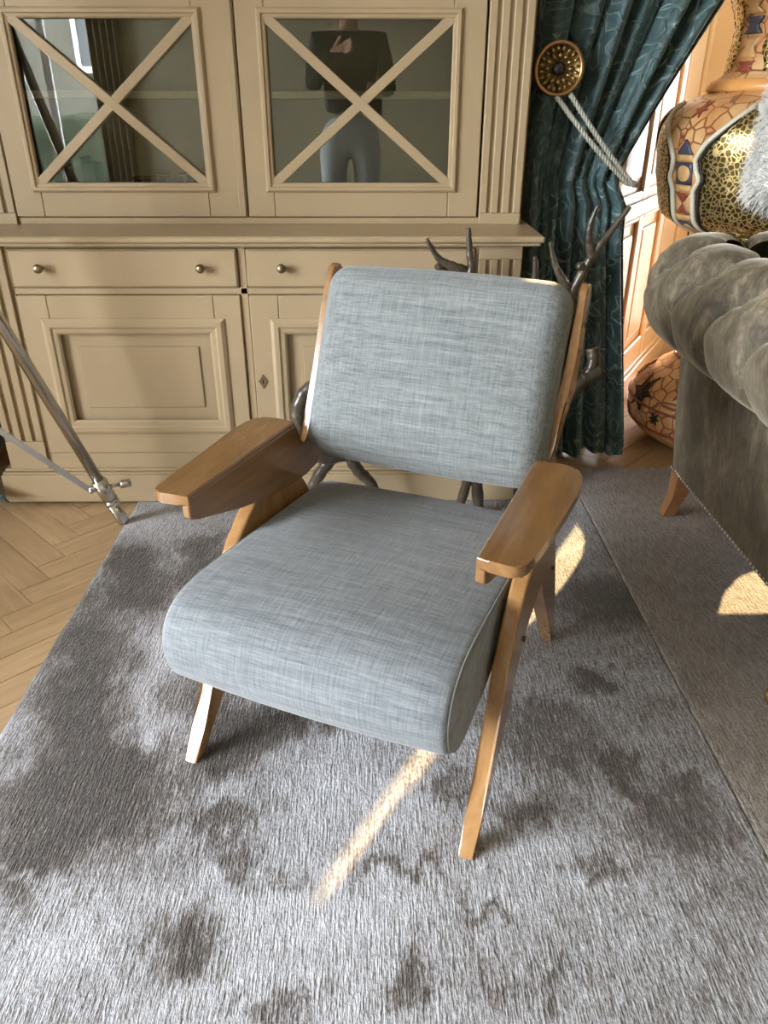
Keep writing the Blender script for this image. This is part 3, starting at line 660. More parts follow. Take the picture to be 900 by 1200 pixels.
# ================================================================ TRIPOD FLOOR LAMP
tl = thing('tripod_lamp', 'polished steel tripod floor lamp whose leg stands on the rug corner by the dresser', 'lamp', (-1.42, 2.10, 0))
T0 = Vector((-1.42, 2.10, 0)); apex = Vector((0, .04, 1.75))
for i, a in enumerate((R(25), R(146), R(262))):
    ft = Vector((-.876, 2.352, .0140)) - T0 if i == 0 else Vector((.60*cos(a), .60*sin(a)*(.62 if i == 1 else 1), .0))
    if i: ft.z = .0005
    d = (apex - ft).normalized(); Ln = (apex-ft).length
    b = nb(); tube(b, [ft + d*.12, ft + d*Ln], .0185, 16); lg = link('leg', b, M['steel'], tl)
    b = nb(); tube(b, [ft, ft + d*.010, ft + d*.012, ft + d*.115], [.018, .0205, .021, .023], 16); link('foot', b, M['steel'], lg)
    b = nb(); tube(b, [ft+d*.078, ft+d*.082, ft+d*.094, ft+d*.098], [.020, .026, .026, .020], 16); link('ring', b, M['steel'], lg)
    b = nb(); tube(b, [ft+d*.098, ft+d*.100, ft+d*.178, ft+d*.182], [.020, .0255, .0255, .020], 16); link('clamp', b, M['steel'], lg)
    c0 = ft + d*.150; inw = Vector((-ft.x, -ft.y, 0)).normalized(); sd_ = d.cross(inw).normalized()
    b = nb(); tube(b, [c0 - inw*.02, c0 - inw*.055], .007, 10); tube(b, [c0-inw*.055, c0-inw*.057, c0-inw*.090, c0-inw*.092], [.010, .0145, .0145, .011], 14); link('thumb_screw', b, M['steel'], lg)
    b = nb(); tube(b, [c0 + inw*.018, c0 + inw*.044], .011, 12); tube(b, [c0+inw*.038-sd_*.02, c0+inw*.038+sd_*.02], .007, 10); link('lug', b, M['steel'], lg)
    e = Vector((0, .0, .73)); s0 = c0 + inw*.042
    b = nb(); dd = (e-s0).normalized(); pv = dd.cross(sd_).normalized()
    for q in (1,): 
        vs = [s0+pv*.009+sd_*.003, s0-pv*.009+sd_*.003, s0-pv*.009-sd_*.003, s0+pv*.009-sd_*.003]; ve = [v + (e-s0) for v in vs]
        A_ = [b.verts.new(v) for v in vs]; B_ = [b.verts.new(v) for v in ve]
        b.faces.new(A_); b.faces.new(B_[::-1])
        for k in range(4): b.faces.new((A_[k], A_[(k+1) % 4], B_[(k+1) % 4], B_[k]))
    link('brace', b, M['steel_flat'], tl, False)
b = nb(); tube(b, [(0, 0, .40), (0, .04, 1.95)], .016, 14); link('pole', b, M['steel'], tl)
b = nb(); lathe(b, [(.05, 1.70), (.06, 1.72), (.06, 1.78), (.04, 1.80)], 20, (0, .04, 0)); link('hub', b, M['steel'], tl)
b = nb(); lathe(b, [(.21, 1.86), (.215, 1.86), (.17, 2.16), (.165, 2.16), (.207, 1.863)], 28, (0, .04, 0), capb=False, capt=False); link('lamp_shade', b, M['lampshade'], tl)
b = nb(); lathe(b, [(.016, 1.93), (.03, 1.97), (.035, 2.0), (.02, 2.04), (.003, 2.05)], 16, (0, .04, 0)); tube(b, [(-.168, .04, 2.15), (.168, .04, 2.15)], .003, 6); link('bulb', b, M['white'], tl)

# ================================================================ CURTAINS, TIEBACK
def interp(tbl, z):
    if z <= tbl[0][0]: return tbl[0][1]
    for (a, va), (b_, vb) in zip(tbl, tbl[1:]):
        if z <= b_:
            s = (z-a)/(b_-a); return va + (vb-va)*s
    return tbl[-1][1]
XRT = [(.02, 1.045), (.30, 1.01), (.60, .965), (.85, .925), (.98, .915), (1.04, .878), (1.08, .872), (1.14, .90), (1.35, 1.008), (1.62, 1.15), (2.0, 1.36), (2.5, 1.62)]
def curt(u, v):
    z = .018 + 2.48*v; xl = .532; xr = interp(XRT, z); k = math.exp(-((z-1.06)/.16)**2)
    uu = u + .012*sin(9*u+z*3); x = xl + (xr-xl)*uu
    amp = .040*(1-.55*k) * (1 + .15*sin(z*2+u*5)); ph = 2*pi*(6.4*u + .12*sin(z*2.2))
    y = 2.945 + amp*sin(ph) + .012*sin(2.3*ph+1+z) - .012*k
    if z > 1.06: y += .018*sin(2*pi*(3.1*u)+z*2.0) 
    if z < .10: y += .010*sin(ph*.5)*(1-z/.10)
    return (x + .008*cos(ph), y, z + (.012*sin(ph*.5+.6) if v == 0 else 0))
b = nb(); grid(b, 260, 150, curt, lambda u, v: (u*1.15, v*2.5)); cur = link('curtain', b, M['curtain'])
sm_ = cur.modifiers.new('thickness', 'SOLIDIFY'); sm_.thickness = .004
tag(cur, 'teal embossed velvet curtain tied back beside the dresser', 'curtain')
def curt2(u, v):
    z = .05 + 2.45*v; ph = 2*pi*(7*u); spread = .07*math.exp(-((z-.07)/.10)**2)
    wv_ = math.exp(-((z-.05)/.09)**2)*u**4; return (-2.05 + .645*u + .006*cos(ph)*(1-u) + .112*max(0, (wv_-.75)/.25), 2.72 - .29*wv_ + .045*sin(ph + .5*sin(z*2))*(1-wv_), z)
b = nb(); grid(b, 140, 80, curt2, lambda u, v: (u*1.3, v*2.5)); cur2 = link('curtain', b, curtain_mat('shaded_teal_velvet', .35))  # same velvet with the colour darkened to stand in for shade
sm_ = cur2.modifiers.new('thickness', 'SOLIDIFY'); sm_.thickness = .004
tag(cur2, 'shade-darkened teal curtain hanging to the left of the dresser, at the picture edge', 'curtain')
# rosette holdback
RO = Vector((.592, 2.845, 1.399))
ros = thing('curtain_holdback', 'round brass holdback with leafy rosette on the wall beside the dresser', 'holdback', tuple(RO))
b = nb(); lathe(b, [(.010, .02), (.03, .015), (.078, .010), (.082, .004), (.080, -.006), (.072, -.012), (.068, -.006), (.02, -.002)], 40, axis='Y', capb=True); tube(b, smooth_path([(0, .016, 0), (-.012, .03, 0), (-.07, .036, 0), (-.079, .05, 0), (-.079, .176, 0)], 5), .005, 8); link('disc', b, plain('dark_brass', (.13, .085, .035), .35, 1, .3, 60), ros)
b = nb()
for ringn, (r0, r1, n, ww) in enumerate(((.022, .048, 12, .006), (.044, .066, 20, .005))):
    for i in range(n):
        a = 2*pi*i/n + ringn*.13; c0, s0 = cos(a), sin(a)
        pts = [(r0*c0, -.004, r0*s0), ((r0+r1)/2*c0, -.013, (r0+r1)/2*s0), (r1*c0, -.007, r1*s0)]
        tube(b, smooth_path(pts, 3), [.002]*3 + [ww]*2 + [.003]*2, 6)
link('leaf_relief', b, plain('brass_relief', (.46, .33, .13), .3, 1, .2, 60), ros)
b = nb(); lathe(b, [(.020, -.002), (.020, -.010), (.014, -.018), (.004, -.021)], 20, axis='Y'); link('boss', b, M['dark'], ros)
b = nb(); tube(b, [(.074*cos(2*pi*i/40), -.010, .074*sin(2*pi*i/40)) for i in range(40)], .0065, 8, closed=True); rm = link('rim', b, plain('copper_rim', (.45, .27, .13), .3, 1), ros)
# rope: two twisted strands and a loop round the curtain edge
rp = thing('tieback_rope', 'pale twisted cord looped from the brass holdback round the teal curtain', 'rope', (.62, 2.84, 1.31))
for p0, p1 in (((.592, 2.838, 1.322), (.868, 2.862, 1.060)), ((.638, 2.838, 1.327), (.884, 2.866, 1.062))):
    b = nb(); P0 = Vector(p0)-Vector((.62, 2.84, 1.31)); P1 = Vector(p1)-Vector((.62, 2.84, 1.31)); path = []
    N_ = 90
    for i in range(N_+1):
        s = i/N_; q = P0.lerp(P1, s); q.z -= .012*sin(pi*s); q.y -= .012*sin(pi*s)
        if s > .96: pass
        path.append(q)
    d = (P1-P0).normalized(); n1 = d.orthogonal().normalized(); n2 = d.cross(n1)
    for k in range(3):
        tube(b, [q + .0048*(cos(i*.62+k*2*pi/3)*n1 + sin(i*.62+k*2*pi/3)*n2) for i, q in enumerate(path)], .0043, 6)
    link('cord', b, M['rope'], rp)
b = nb(); c0 = Vector((.62, 2.84, 1.31)); lp = smooth_path([Vector(q)-c0 for q in ((.866, 2.862, 1.060), (.905, 2.875, 1.052), (.925, 2.93, 1.05), (.905, 2.995, 1.055), (.86, 3.008, 1.07))], 10)
for k in range(3): tube(b, [Vector(q) + Vector((.002*sin(i*.9+k*2.1), .004*cos(i*.9+k*2.1), .005*sin(i*.9+k*2.1))) for i, q in enumerate(lp)], .0045, 6)
link('loop', b, M['rope'], rp)

# ================================================================ SOFA
sf = thing('sofa', 'taupe velvet button tufted sofa with rolled arm and nailhead trim, right of the armchair', 'sofa', (2.0, 1.9, .0140))
S0 = Vector((2.0, 1.9, .0140))
XA, ZR, RR = .968, .797, .160            # roll centre line, height, radius
YF, YR, XE = 1.36, 2.44, 3.05
path = [(XA, YF + (YR-.11-YF)*i/330) for i in range(331)]
path += [(XA+.11-.11*cos(pi/2*i/26), YR-.11+.11*sin(pi/2*i/26)) for i in range(1, 27)]
path += [(XA+.11+(XE-XA-.22)*i/190, YR) for i in range(1, 191)]
path += [(XE-.11+.11*sin(pi/2*i/26), YR-.11+.11*cos(pi/2*i/26)) for i in range(1, 27)]
path += [(XE, YR-.11 - (YR-.11-YF)*i/110) for i in range(1, 111)]
b = nb(); rings = []; dist = 0; NS = 60
PL = [YR-.04-y for y in (2.375, 2.157, 1.925, 1.666)]
for i, (x, y) in enumerate(path):
    a = path[max(0, i-1)]; c_ = path[min(len(path)-1, i+1)]; tx, ty = c_[0]-a[0], c_[1]-a[1]; l_ = hypot(tx, ty); tx, ty = tx/l_, ty/l_
    ox, oy = -ty, tx                          # outward (left of travel)
    if i: dist += hypot(x-path[i-1][0], y-path[i-1][1])
    ring = []
    per = .236; ph = (dist + .165) / per; fr_ = abs((ph % 1) - .5)*2      # 1 at fold, 0 mid
    for k in range(NS):
        th = -2.35 + 4.3*k/(NS-1)             # angle from outward, counter-clockwise to the inside: -135deg .. +112deg
        fade = max(0, min(1, (th+1.5)/1.2)) * (1 if th < 1.5 else max(.4, 1-(th-1.5)))
        # pleat runs obliquely; button at the crown's inside
        sh = ((ph + .28*max(0, min(.86, th))*1.2) % 1); f2 = abs(sh-.5)*2
        crease = math.exp(-(1-f2)/.11)*(.034 + .018*max(0, min(1, th))) + max(0, f2-.3)**2*.050*(.30 + .70*max(0, min(1, (th-.1)/.9)))
        d2 = (1-f2)*per/2; db = hypot(d2, (th-.86)*RR); but = .042*math.exp(-(db/.060)**2)
        # radial puckers round each button
        ang_ = atan2((th-.86)*RR, ((sh + .5) % 1 - .5)*per); puck = .004*sin(ang_*10)*math.exp(-((db-.055)/.035)**2)
        r = RR*(1 + .02*(1-f2)*(1 if th > .3 else .4)) - crease*fade - but + puck
        r += .0025*mnoise.noise(Vector((x*14, y*14, th*4)))
        if th > 1.2: r = r*(1-.02*(th-1.2))
        ring.append(b.verts.new(Vector((x + ox*r*cos(th), y + oy*r*cos(th), ZR + r*sin(th))) - S0))
    rings.append(ring)
for a, c_ in zip(rings, rings[1:]):
    for k in range(NS-1): b.faces.new((a[k], a[k+1], c_[k+1], c_[k]))
b.faces.new(rings[0]); b.faces.new(rings[-1][::-1])
roll = link('rolled_arm', b, M['velvet'], sf); roll['label'] = 'tufted rolled arm and back in creased velvet'
# buttons
bd = nb()
for j in range(0, 26):
    dd = (j+1)*.236 - .233 + (.236 if (j+1)*.236 < .254 else 0)*0
    if dd <= 0: continue
    acc = 0
    for i in range(1, len(path)):
        acc += hypot(path[i][0]-path[i-1][0], path[i][1]-path[i-1][1])
        if acc >= dd: break
    else: break
    # buttons sit at folds: ph integer -> (dist+.052)/.222 integer ; fold centre at f2=1 -> sh=0
    x, y = path[i]; a = path[i-1]; tx, ty = x-a[0], y-a[1]; l_ = hypot(tx, ty); ox, oy = -ty/l_, tx/l_; th = .86; r = RR-.056
    cpt = Vector((x+ox*r*cos(th), y+oy*r*cos(th), ZR+r*sin(th)+.004)) - S0
    bb = nb(); lathe(bb, [(.013, 0), (.014, .004), (.010, .009), (.003, .011)], 12, tuple(cpt)); link('button', bb, M['velvet'], roll)
# body shell : outer panels under the roll
def shell(bm, off, z0, z1, flare):
    P = [(XA-.0, YF+.03), (XA, YR-.16), (XA+.03, YR-.07), (XA+.12, YR-.035), (XE-.12, YR-.035), (XE-.03, YR-.07), (XE, YR-.16), (XE, YF+.03)]
    return P
b = nb(); NZ = 10
outl = [(XA, YF+.03), (XA, 1.6), (XA, 1.85), (XA, 2.1), (XA, 2.28), (XA+.006, 2.345), (XA+.03, 2.385), (XA+.075, 2.40)] + [(XA+.12+(XE-XA-.24)*i/8, 2.40) for i in range(9)] + [(XE-.03, 2.385), (XE, 2.28), (XE, 1.85), (XE, YF+.03)]
inn = [(XE-.14, YF+.03), (XE-.14, 2.27), (XA+.14, 2.27), (XA+.14, YF+.03)]
lv = []
for j in range(NZ+1):
    z = .222 + (.69-.222)*j/NZ; fl = .022*(1-j/NZ)**1.5 - .02*(j/NZ)
    lv.append([b.verts.new(Vector((x + (-fl if x > 2 else fl)*-1*(-1) * (1 if abs(x-XA) < .13 or abs(x-XE) < .13 else 0), y - (fl*.5 if y > 2.3 else 0), z)) - S0) for x, y in outl] + [b.verts.new(Vector((x, y, z)) - S0) for x, y in inn])
n_ = len(lv[0])
for a, c_ in zip(lv, lv[1:]):
    for i in range(n_): b.faces.new((a[i], a[(i+1) % n_], c_[(i+1) % n_], c_[i]))
b.faces.new(lv[0][::-1]); b.faces.new(lv[-1])
link('outer_panel', b, M['velvet'], sf, True, auto=45)
b = nb(); box(b, XA+.143-2.0, XE-.143-2.0, YF+.03-1.9, 2.267-1.9, .235-.012, .33, .012, 2); link('seat_base', b, M['velvet'], sf, False)
for i in range(2):
    b = nb(); xm = (XA+XE)/2; hx = (XE-XA-.29)/4
    rbox(b, hx-.004, .41, .085, .05, lambda p, i=i: Vector((xm-2.0 + (hx if i else -hx) + p.x, 1.835-1.9+p.y, .42+p.z + .01*(1-(p.x/hx)**2)*(p.z > 0))), 14); link('seat_cushion', b, M['velvet'], sf)
# nailheads
nm = None
for i in range(52):
    yy = 1.42 + i*.0186; xx = XA+.0205 if yy < 2.3 else XA+.0205
    if yy > 2.335: break
    if nm is None:
        b = nb(); lathe(b, [(.0058, 0), (.0055, .002), (.0035, .004), (.001, .0046)], 10, axis='X'); bmesh.ops.scale(b, vec=(-1, 1, 1), verts=b.verts[:]); o = link('nailhead', b, plain('nickel_nail', (.55, .52, .46), .3, 1), sf); nm = o.data; o['label'] = 'shiny nailhead'
    else:
        o = bpy.data.objects.new('nailhead', nm); COL.objects.link(o); o.parent = sf
    o.location = Vector((XA+.0225, yy, .2275)) - S0
def taper_leg(p0, p1, w0, w1):
    b = nb(); A_ = []; 
    for p, w_, j in ((p0, w0, 0), (tuple((a+c_)/2 + d for a, c_, d in zip(p0, p1, (0, -.012, 0))), (w0+w1)/2-.003, 1), (p1, w1, 2)):
        A_.append([b.verts.new(Vector(p) - S0 + Vector((sx*w_, sy*w_, 0))) for sx, sy in ((-1, -1), (1, -1), (1, 1), (-1, 1))])
    for a, c_ in zip(A_, A_[1:]):
        for k in range(4): b.faces.new((a[k], a[(k+1) % 4], c_[(k+1) % 4], c_[k]))
    b.faces.new(A_[0][::-1]); b.faces.new(A_[-1]); bmesh.ops.bevel(b, geom=[e for e in b.edges], offset=.003, segments=1, affect='EDGES'); return b
for x in (XA+.062, XE-.062): link('rear_leg', taper_leg((x, 2.395, .0140), (x, 2.31, .223), .021, .034), M['sofa_leg'], sf, False)
for x in (XA-.004, XE+.004):
    b = nb(); lathe(b, [(.016, .06), (.022, .09), (.017, .12), (.028, .16), (.032, .211)], 18, (x+.02-2.0 if x < 2 else x-.02-2.0, 1.43-1.9, 0)); lg = link('front_leg', b, M['sofa_leg'], sf)
    b = nb(); lathe(b, [(.012, .0), (.030, .002), (.033, .012), (.031, .022), (.018, .032), (.019, .062)], 20, (x+.012-2.0 if x < 2 else x-.012-2.0, 1.425-1.9, .0)); c_ = link('castor_cup', b, M['gold'], lg); c_['label'] = 'polished brass foot cup'

# fur cushion
fc = thing('fur_cushion', 'fluffy white fur cushion propped on the far corner of the sofa', 'cushion', (1.33, 2.33, .982))
def pil(p):
    k = 1 - .55*max(abs(p.x)/.26, abs(p.z)/.24)**3
    q = Vector((p.x*(1-.05*(p.z/.24)**2), p.y*max(.25, k), p.z*(1-.05*(p.x/.26)**2)))
    return Matrix.Rotation(R(12), 3, 'Y') @ (Matrix.Rotation(R(-14), 3, 'X') @ q) + Vector((.0, .02, .235))
b = nb(); rbox(b, .255, .10, .225, .06, pil, 14)
bmesh.ops.recalc_face_normals(b, faces=b.faces[:])
fu = nb(); fl_ = b.faces[:]; rnd = random.Random(3)
for f in fl_:
    n0 = f.normal.copy()
    for q in range(int(2 + f.calc_area()*17000 + rnd.random())):
        a1, a2 = rnd.random(), rnd.random(); vv = [v.co for v in f.verts]; p = vv[0].lerp(vv[1], a1).lerp(vv[3].lerp(vv[2], a1), a2)
        d = (n0 + Vector((rnd.gauss(0, .45), rnd.gauss(0, .45), rnd.gauss(0, .45) - .12))).normalized(); L_ = rnd.uniform(.025, .05); sd_ = d.orthogonal().normalized()*.0011
        m_ = p + d*L_*.55; e_ = p + d*L_*.8 + Vector((0, 0, -.012)) + n0*.004
        a_ = [fu.verts.new(v) for v in (p-sd_, p+sd_, m_+sd_*.8, m_-sd_*.8, e_)]; fu.faces.new(a_[:4]); fu.faces.new((a_[3], a_[2], a_[4]))
link('cushion', b, M['fur'], fc)
fo = link('fur', fu, M['fur'], fc, False); fo['kind'] = 'stuff'

# ================================================================ MOROCCAN VASE
VC = Vector((1.495, 3.12, 0))
vs = thing('vase', 'tall gourd shaped moroccan vase with brass arches and orange inlay, behind the sofa', 'vase', tuple(VC))
PV = [(.0, .25), (.02, .29), (.07, .36), (.143, .392), (.21, .386), (.29, .335), (.34, .262), (.38, .222), (.47, .218), (.60, .25), (.84, .255), (.87, .28), (.915, .37), (.98, .398), (1.085, .418), (1.18, .428), (1.25, .412), (1.30, .362), (1.335, .285), (1.345, .278), (1.375, .262), (1.40, .238), (1.46, .232), (1.54, .222), (1.606, .245), (1.66, .262), (1.70, .265), (1.715, .25)]
PS = smooth_path([(z, r) for z, r in PV], 4)
def vr(z):
    for (a, ra), (c_, rc) in zip(PS, PS[1:]):
        if a <= z <= c_: return ra + (rc-ra)*(z-a)/(c_-a+1e-9)
    return PS[-1][1]
b = nb(); lathe(b, [(r, z) for z, r in PS] + [(.23, 1.70), (.20, 1.6), (.05, 1.5)], 72); link('body', b, M['henna'], vs)
TH0 = atan2(-VC.y, -VC.x)                   # direction towards the viewer's side
def sp(th_deg, z, off=0): 
    a = TH0 + R(th_deg); r = vr(z) + off; return Vector((r*cos(a), r*sin(a), z))
def patch(pts_fn, z0, z1, nz, nt, mat, off, name, parent=vs):
    """filled strip between th_lo(z), th_hi(z)"""
    b = nb(); rows = []
    for j in range(nz+1):
        z = z0 + (z1-z0)*j/nz; lo, hi = pts_fn(z); rows.append([b.verts.new(sp(lo+(hi-lo)*i/nt, z, off)) for i in range(nt+1)])
    for a, c_ in zip(rows, rows[1:]):
        for i in range(nt): b.faces.new((a[i], a[i+1], c_[i+1], c_[i]))
    o = link(name, b, mat, parent); m_ = o.modifiers.new('thickness', 'SOLIDIFY'); m_.thickness = .006; m_.offset = -1; return o
ARCH = [(.74, 21), (.95, 22.5), (1.03, 22.5), (1.055, 20), (1.07, 19.5), (1.09, 21.5), (1.13, 22.5), (1.18, 18), (1.23, 10.5), (1.27, 4.5), (1.302, .3)]
def arch_hw(z): return interp(ARCH, z)
for i in range(6):
    c0 = -14 + 60*i
    pl_ = patch(lambda z, c0=c0: (c0-arch_hw(z)*.86, c0+arch_hw(z)*.86), .76, 1.285, 36, 16, M['pierced'], .004, 'brass_arch'); pl_['label'] = 'pierced brass arch panel'
    zs = [.75 + (1.304-.75)*j/44 for j in range(45)]
    b = nb(); tube(b, [sp(c0-arch_hw(z), z, .006) for z in zs] + [sp(c0+arch_hw(z), z, .006) for z in zs[::-1]], .0095, 8); fr_ = link('bone_border', b, M['bone'], vs); fr_['label'] = 'cream bone border of an arch'
    b = nb(); tube(b, [sp(c0-arch_hw(z)*.87, z, .006) for z in zs[:-1]] + [sp(c0+arch_hw(z)*.87, z, .006) for z in zs[-2::-1]], .006, 6); link('dark_border', b, M['dark'], vs)
    g0 = c0 + 30; hw = 5.6
    z = .76; kinds = [('hour', .07), ('bar', .022), ('disc', .07), ('bar', .022), ('hour', .075), ('bar', .024), ('disc', .075), ('bar', .024), ('tri', .05)]; 
    for kd, hh in kinds:
        z1 = z+hh
        if z1 > 1.26: break
        if kd == 'bar':
            patch(lambda q: (g0-hw, g0+hw), z+.001, z1-.001, 2, 4, M['tile_cream'], .004, 'inlay_tile')
        elif kd == 'hour':
            patch(lambda q: (g0-hw, g0+hw), z+.001, z1-.001, 4, 4, M['tile_cream'], .003, 'inlay_tile')
            zm = (z+z1)/2
            patch(lambda q: (g0-hw*abs(q-zm)/(hh/2)-.2, g0+hw*abs(q-zm)/(hh/2)+.2), z+.002, z1-.002, 10, 4, M['tile_red'], .005, 'inlay_hourglass')
        elif kd == 'disc':
            patch(lambda q: (g0-hw, g0+hw), z+.001, z1-.001, 4, 4, M['tile_blue'], .003, 'inlay_tile')
            zm = (z+z1)/2; rr_ = hh*.36
            patch(lambda q: (g0-hw*.75*sqrt(max(0, 1-((q-zm)/rr_)**2))-.05, g0+hw*.75*sqrt(max(0, 1-((q-zm)/rr_)**2))+.05), zm-rr_, zm+rr_, 12, 6, M['tile_cream'], .005, 'inlay_disc')
        else:
            patch(lambda q: (g0-hw*(z1-q)/hh-.1, g0+hw*(z1-q)/hh+.1), z+.001, z1-.001, 6, 4, M['tile_blue'], .004, 'inlay_triangle')
        z = z1
    # shoulder stars and neck panels
def star(th, z, r0, mat, off, n=6, name='inlay_star'):
    b = nb(); rr_ = vr(z); cv = b.verts.new(sp(th, z, off)); V = []
    for k in range(2*n):
        q = r0 if k % 2 == 0 else r0*.42; a = pi*k/n
        V.append(b.verts.new(sp(th + math.degrees(q*cos(a)/max(.1, vr(z))), z + q*sin(a), off)))
    for k in range(2*n): b.faces.new((cv, V[k], V[(k+1) % (2*n)]))
    o = link(name, b, mat, vs, False); m_ = o.modifiers.new('thickness', 'SOLIDIFY'); m_.thickness = .004; m_.offset = -1
for i in range(6):
    star(16+60*i, 1.285-.0, .030, M['tile_red'], .008)
    for th, z, r0, m_ in ((2, .235, .080, 'dark'), (-30+3, .285, .04, 'tile_red'), (-12, .13, .035, 'tile_red'), (22, .16, .03, 'dark')): star(th+60*i, z, r0, M[m_], .007)
    c0 = -14+60*i
    patch(lambda q: (c0-30*min(1, .5+.5*sin((q-1.41)*26)**2)*.35-6, c0+30*min(1, .5+.5*sin((q-1.41)*26)**2)*.35+6), 1.40, 1.69, 24, 8, M['pierced'], .004, 'brass_arch')
    g0 = c0+30
    for j, (z0_, z1_, mm) in enumerate(((1.40, 1.43, 'tile_red'), (1.44, 1.50, 'tile_cream'), (1.51, 1.56, 'tile_blue'), (1.57, 1.61, 'tile_cream'), (1.62, 1.66, 'tile_red'))):
        zm = (z0_+z1_)/2
        patch(lambda q: (g0-10*(.45+.55*abs(q-zm)/((z1_-z0_)/2)), g0+10*(.45+.55*abs(q-zm)/((z1_-z0_)/2))), z0_, z1_, 6, 4, M[mm], .004, 'inlay_tile')
b = nb(); lathe(b, [(vr(1.338)+.002, 1.338), (vr(1.338)+.012, 1.342), (vr(1.37)+.012, 1.374), (vr(1.378)+.002, 1.378)], 72, capb=False, capt=False); nbd = link('neck_band', b, plain('orange_leather_band', (.62, .30, .09), .4, 0, .12, 12), vs); nbd['label'] = 'plain orange leather band'
for z_, r_ in ((.10, .006), (.195, .006), (.37, .006)):
    b = nb(); tube(b, [sp(a*5, z_, .003) for a in range(72)], r_, 6, closed=True); link('rib_band', b, M['tile_red'], vs)

# ================================================================ THE PHOTOGRAPHER (seen mirrored in the right glass door)
pn = thing('person', 'person in dark jacket and jeans holding a phone, mirrored in the right glass door', 'person', (-.17, -.42, .0140))
P0 = Vector((-.17, -.42, .004))
def skin(name, joints, edges, mat, parent, sub=2, rootk=0):
    me = bpy.data.meshes.new(name); me.from_pydata([Vector(j[0]) - P0 for j in joints], edges, [])
    o = bpy.data.objects.new(name, me); COL.objects.link(o); o.parent = parent
    md = o.modifiers.new('skin', 'SKIN'); md.use_smooth_shade = True
    for i, j in enumerate(joints):
        r = j[1]; me.skin_vertices[0].data[i].radius = (r, r) if isinstance(r, (int, float)) else r
    me.skin_vertices[0].data[rootk].use_root = True
    o.modifiers.new('sub', 'SUBSURF').levels = sub; o.modifiers['sub'].render_levels = sub
    me.materials.append(mat); return o
H_ = lambda x, y, z: (x, y, z)
# jeans : pelvis and two legs with shoes
skin('jeans', [(H_(-.17, -.42, 1.24), (.165, .12)), (H_(-.17, -.42, 1.15), (.17, .12)), (H_(-.292, -.42, 1.02), (.104, .112)), (H_(-.285, -.405, .56), .078), (H_(-.295, -.43, .11), .062), (H_(-.048, -.42, 1.02), (.104, .112)), (H_(-.055, -.40, .56), .078), (H_(-.045, -.43, .11), .062)],
     [(0, 1), (1, 2), (2, 3), (3, 4), (1, 5), (5, 6), (6, 7)], M['denim'], pn, 2, 1)
for sx in (-.295, -.045):
    b = nb(); rbox(b, .048, .14, .05, .04, lambda p, sx=sx: Vector((sx, -.385, .053)) - P0 + Vector((p.x*(1-.25*max(0, p.y/.14)**2), p.y, p.z*(1-.35*max(0, p.y/.14)) - (.018*max(0, p.y/.14) if p.z > -.04 else 0))), 10); link('shoe', b, M['shoe'], pn)
# torso, neck, arms in a jacket
skin('jacket', [(H_(-.17, -.42, 1.22), (.185, .135)), (H_(-.17, -.42, 1.42), (.185, .13)), (H_(-.17, -.43, 1.66), (.20, .125)), (H_(-.17, -.43, 1.735), (.10, .085)),
     (H_(-.375, -.43, 1.665), .072), (H_(-.42, -.38, 1.38), .058), (H_(-.30, -.17, 1.545), .044), (H_(-.275, -.135, 1.575), .036),
     (H_(.035, -.43, 1.665), .072), (H_(.10, -.40, 1.37), .058), (H_(.055, -.19, 1.385), .043), (H_(.04, -.14, 1.39), .036)],
     [(0, 1), (1, 2), (2, 3), (2, 4), (4, 5), (5, 6), (6, 7), (2, 8), (8, 9), (9, 10), (10, 11)], M['jacket'], pn, 2, 1)
# head with face
b = nb(); hc = Vector((-.16, -.40, 1.93))
def headmap(p):
    q = p.normalized() if p.length else p
    x, y, z = q.x*.080, q.y*.100, q.z*.125
    if z < 0: x *= 1-.28*(-q.z); y *= 1 - .10*(-q.z); y += .012*(-q.z)
    ax = abs(q.x)
    if q.y > .3:
        nz_ = math.exp(-((q.x)/.14)**2 - ((q.z+.12)/.20)**2); y += .022*nz_
        eye = math.exp(-((ax-.38)/.15)**2 - ((q.z-.12)/.12)**2); y -= .010*eye
        mo = math.exp(-(q.x/.28)**2 - ((q.z+.50)/.07)**2); y += .005*mo
        chn = math.exp(-(q.x/.25)**2 - ((q.z+.85)/.15)**2); y += .010*chn
    return Vector((x, y, z)) + hc - P0
rbox(b, .1, .1, .1, .099, headmap, 22); hd = link('head', b, M['skin'], pn)
b = nb(); tube(b, [Vector(H_(-.17, -.425, 1.72))-P0, Vector(H_(-.165, -.415, 1.85))-P0], [.062, .055], 16); link('neck', b, M['skin'], pn)
for s in (-1, 1):
    b = nb(); rbox(b, .010, .020, .032, .009, lambda p, s=s: hc-P0 + Vector((s*.079 + p.x, -.005+p.y, .0+p.z)), 6); link('ear', b, M['skin'], hd)
    b = nb(); lathe(b, [(.002, -.011), (.009, -.006), (.0115, 0), (.009, .006), (.002, .011)], 12, tuple(hc-P0+Vector((s*.030, .078, .014)))); link('eye', b, M['white'], hd)
    b = nb(); lathe(b, [(.001, 0), (.005, 0), (.003, .003)], 10, tuple(hc-P0+Vector((s*.030, .0875, .013))), 'Y'); link('pupil', b, M['dark'], hd)
b = nb(); tube(b, [hc-P0+Vector((.022*(i/4-1)*1.0 if i < 4 else .022*(i/4-1), .098-.004*abs(i/4-1), -.062)) for i in range(9)], .004, 6); link('lips', b, plain('lips', (.45, .18, .14), .5), hd)
def hairmap(p):
    q = p.normalized(); k = 1.0 if (q.z > .25 or (q.y < .25 and q.z > -.45)) else .90
    return hc-P0 + Vector((q.x*.089*k, q.y*.108*k-.006, q.z*.134*k+.003))
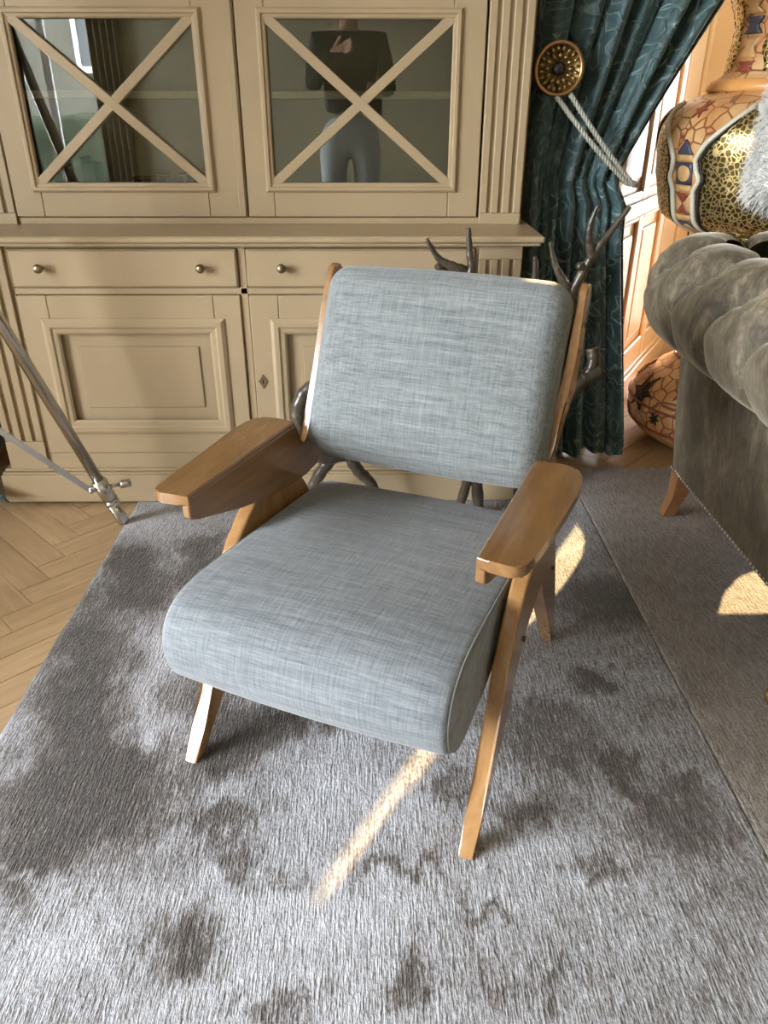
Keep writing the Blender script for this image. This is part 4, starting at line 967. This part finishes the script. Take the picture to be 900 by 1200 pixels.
b = nb(); rbox(b, .1, .1, .1, .099, hairmap, 18); link('hair', b, M['hair'], hd)
# hands : palm + four fingers + thumb, one skinned surface each
def hand(wrist, fwd, across, curl, name='hand'):
    w_ = Vector(wrist); f_ = Vector(fwd).normalized(); a_ = (Vector(across) - f_*Vector(across).dot(f_)).normalized(); n_ = f_.cross(a_)
    J = [(w_, (.026, .019)), (w_+f_*.045, (.034, .017))]; E_ = [(0, 1)]
    for i, (off, ln) in enumerate(((-.030, .070), (-.010, .080), (.010, .076), (.029, .060))):
        base = w_ + f_*.088 + a_*off; k0 = len(J); J.append((base, .0115)); E_.append((1, k0)); q = base; d = f_.copy()
        for sgm, fr2 in enumerate((.45, .32, .26)):
            cu = curl*(.55 + .3*sgm); d = (d*cos(cu) + n_*sin(cu)).normalized(); q = q + d*ln*fr2
            J.append((q, (.0098, .0092, .0080)[sgm])); E_.append((k0+sgm, k0+sgm+1))
    tb = w_ + f_*.03 - a_*.034; k0 = len(J); J.append((tb, .0135)); E_.append((0, k0)); d = (f_*.75 - a_*.55 + n_*.45).normalized(); q = tb
    for sgm in range(2):
        q = q + d*(.034 if sgm == 0 else .027); J.append((q, (.0105, .009)[sgm])); E_.append((k0+sgm, k0+sgm+1)); d = (d + a_*.35 + f_*.3).normalized()
    return skin(name, J, E_, M['skin'], pn, 2, 1)
hand((-.262, -.125, 1.585), (.75, .35, .15), (.1, .3, -1), .45)
hand((.03, -.125, 1.385), (-.55, .60, -.10), (.0, .2, 1), .55)
ph = thing('phone', 'black phone held up in front of the person, mirrored in the right glass door', 'phone', (.012, -.045, 1.262))
b = nb(); fz = UP.copy(); fx = RX.copy(); fn_ = F.copy(); rbox(b, .036, .004, .075, .0039, lambda p: fx*p.x + fn_*p.y + fz*p.z, 10); link('body', b, M['phone'], ph)
b = nb(); rbox(b, .014, .0015, .014, .0014, lambda p: fx*(p.x-.016) + fn_*(.0052+p.y) + fz*(p.z+.052), 6); link('camera_bump', b, M['phone'], ph)
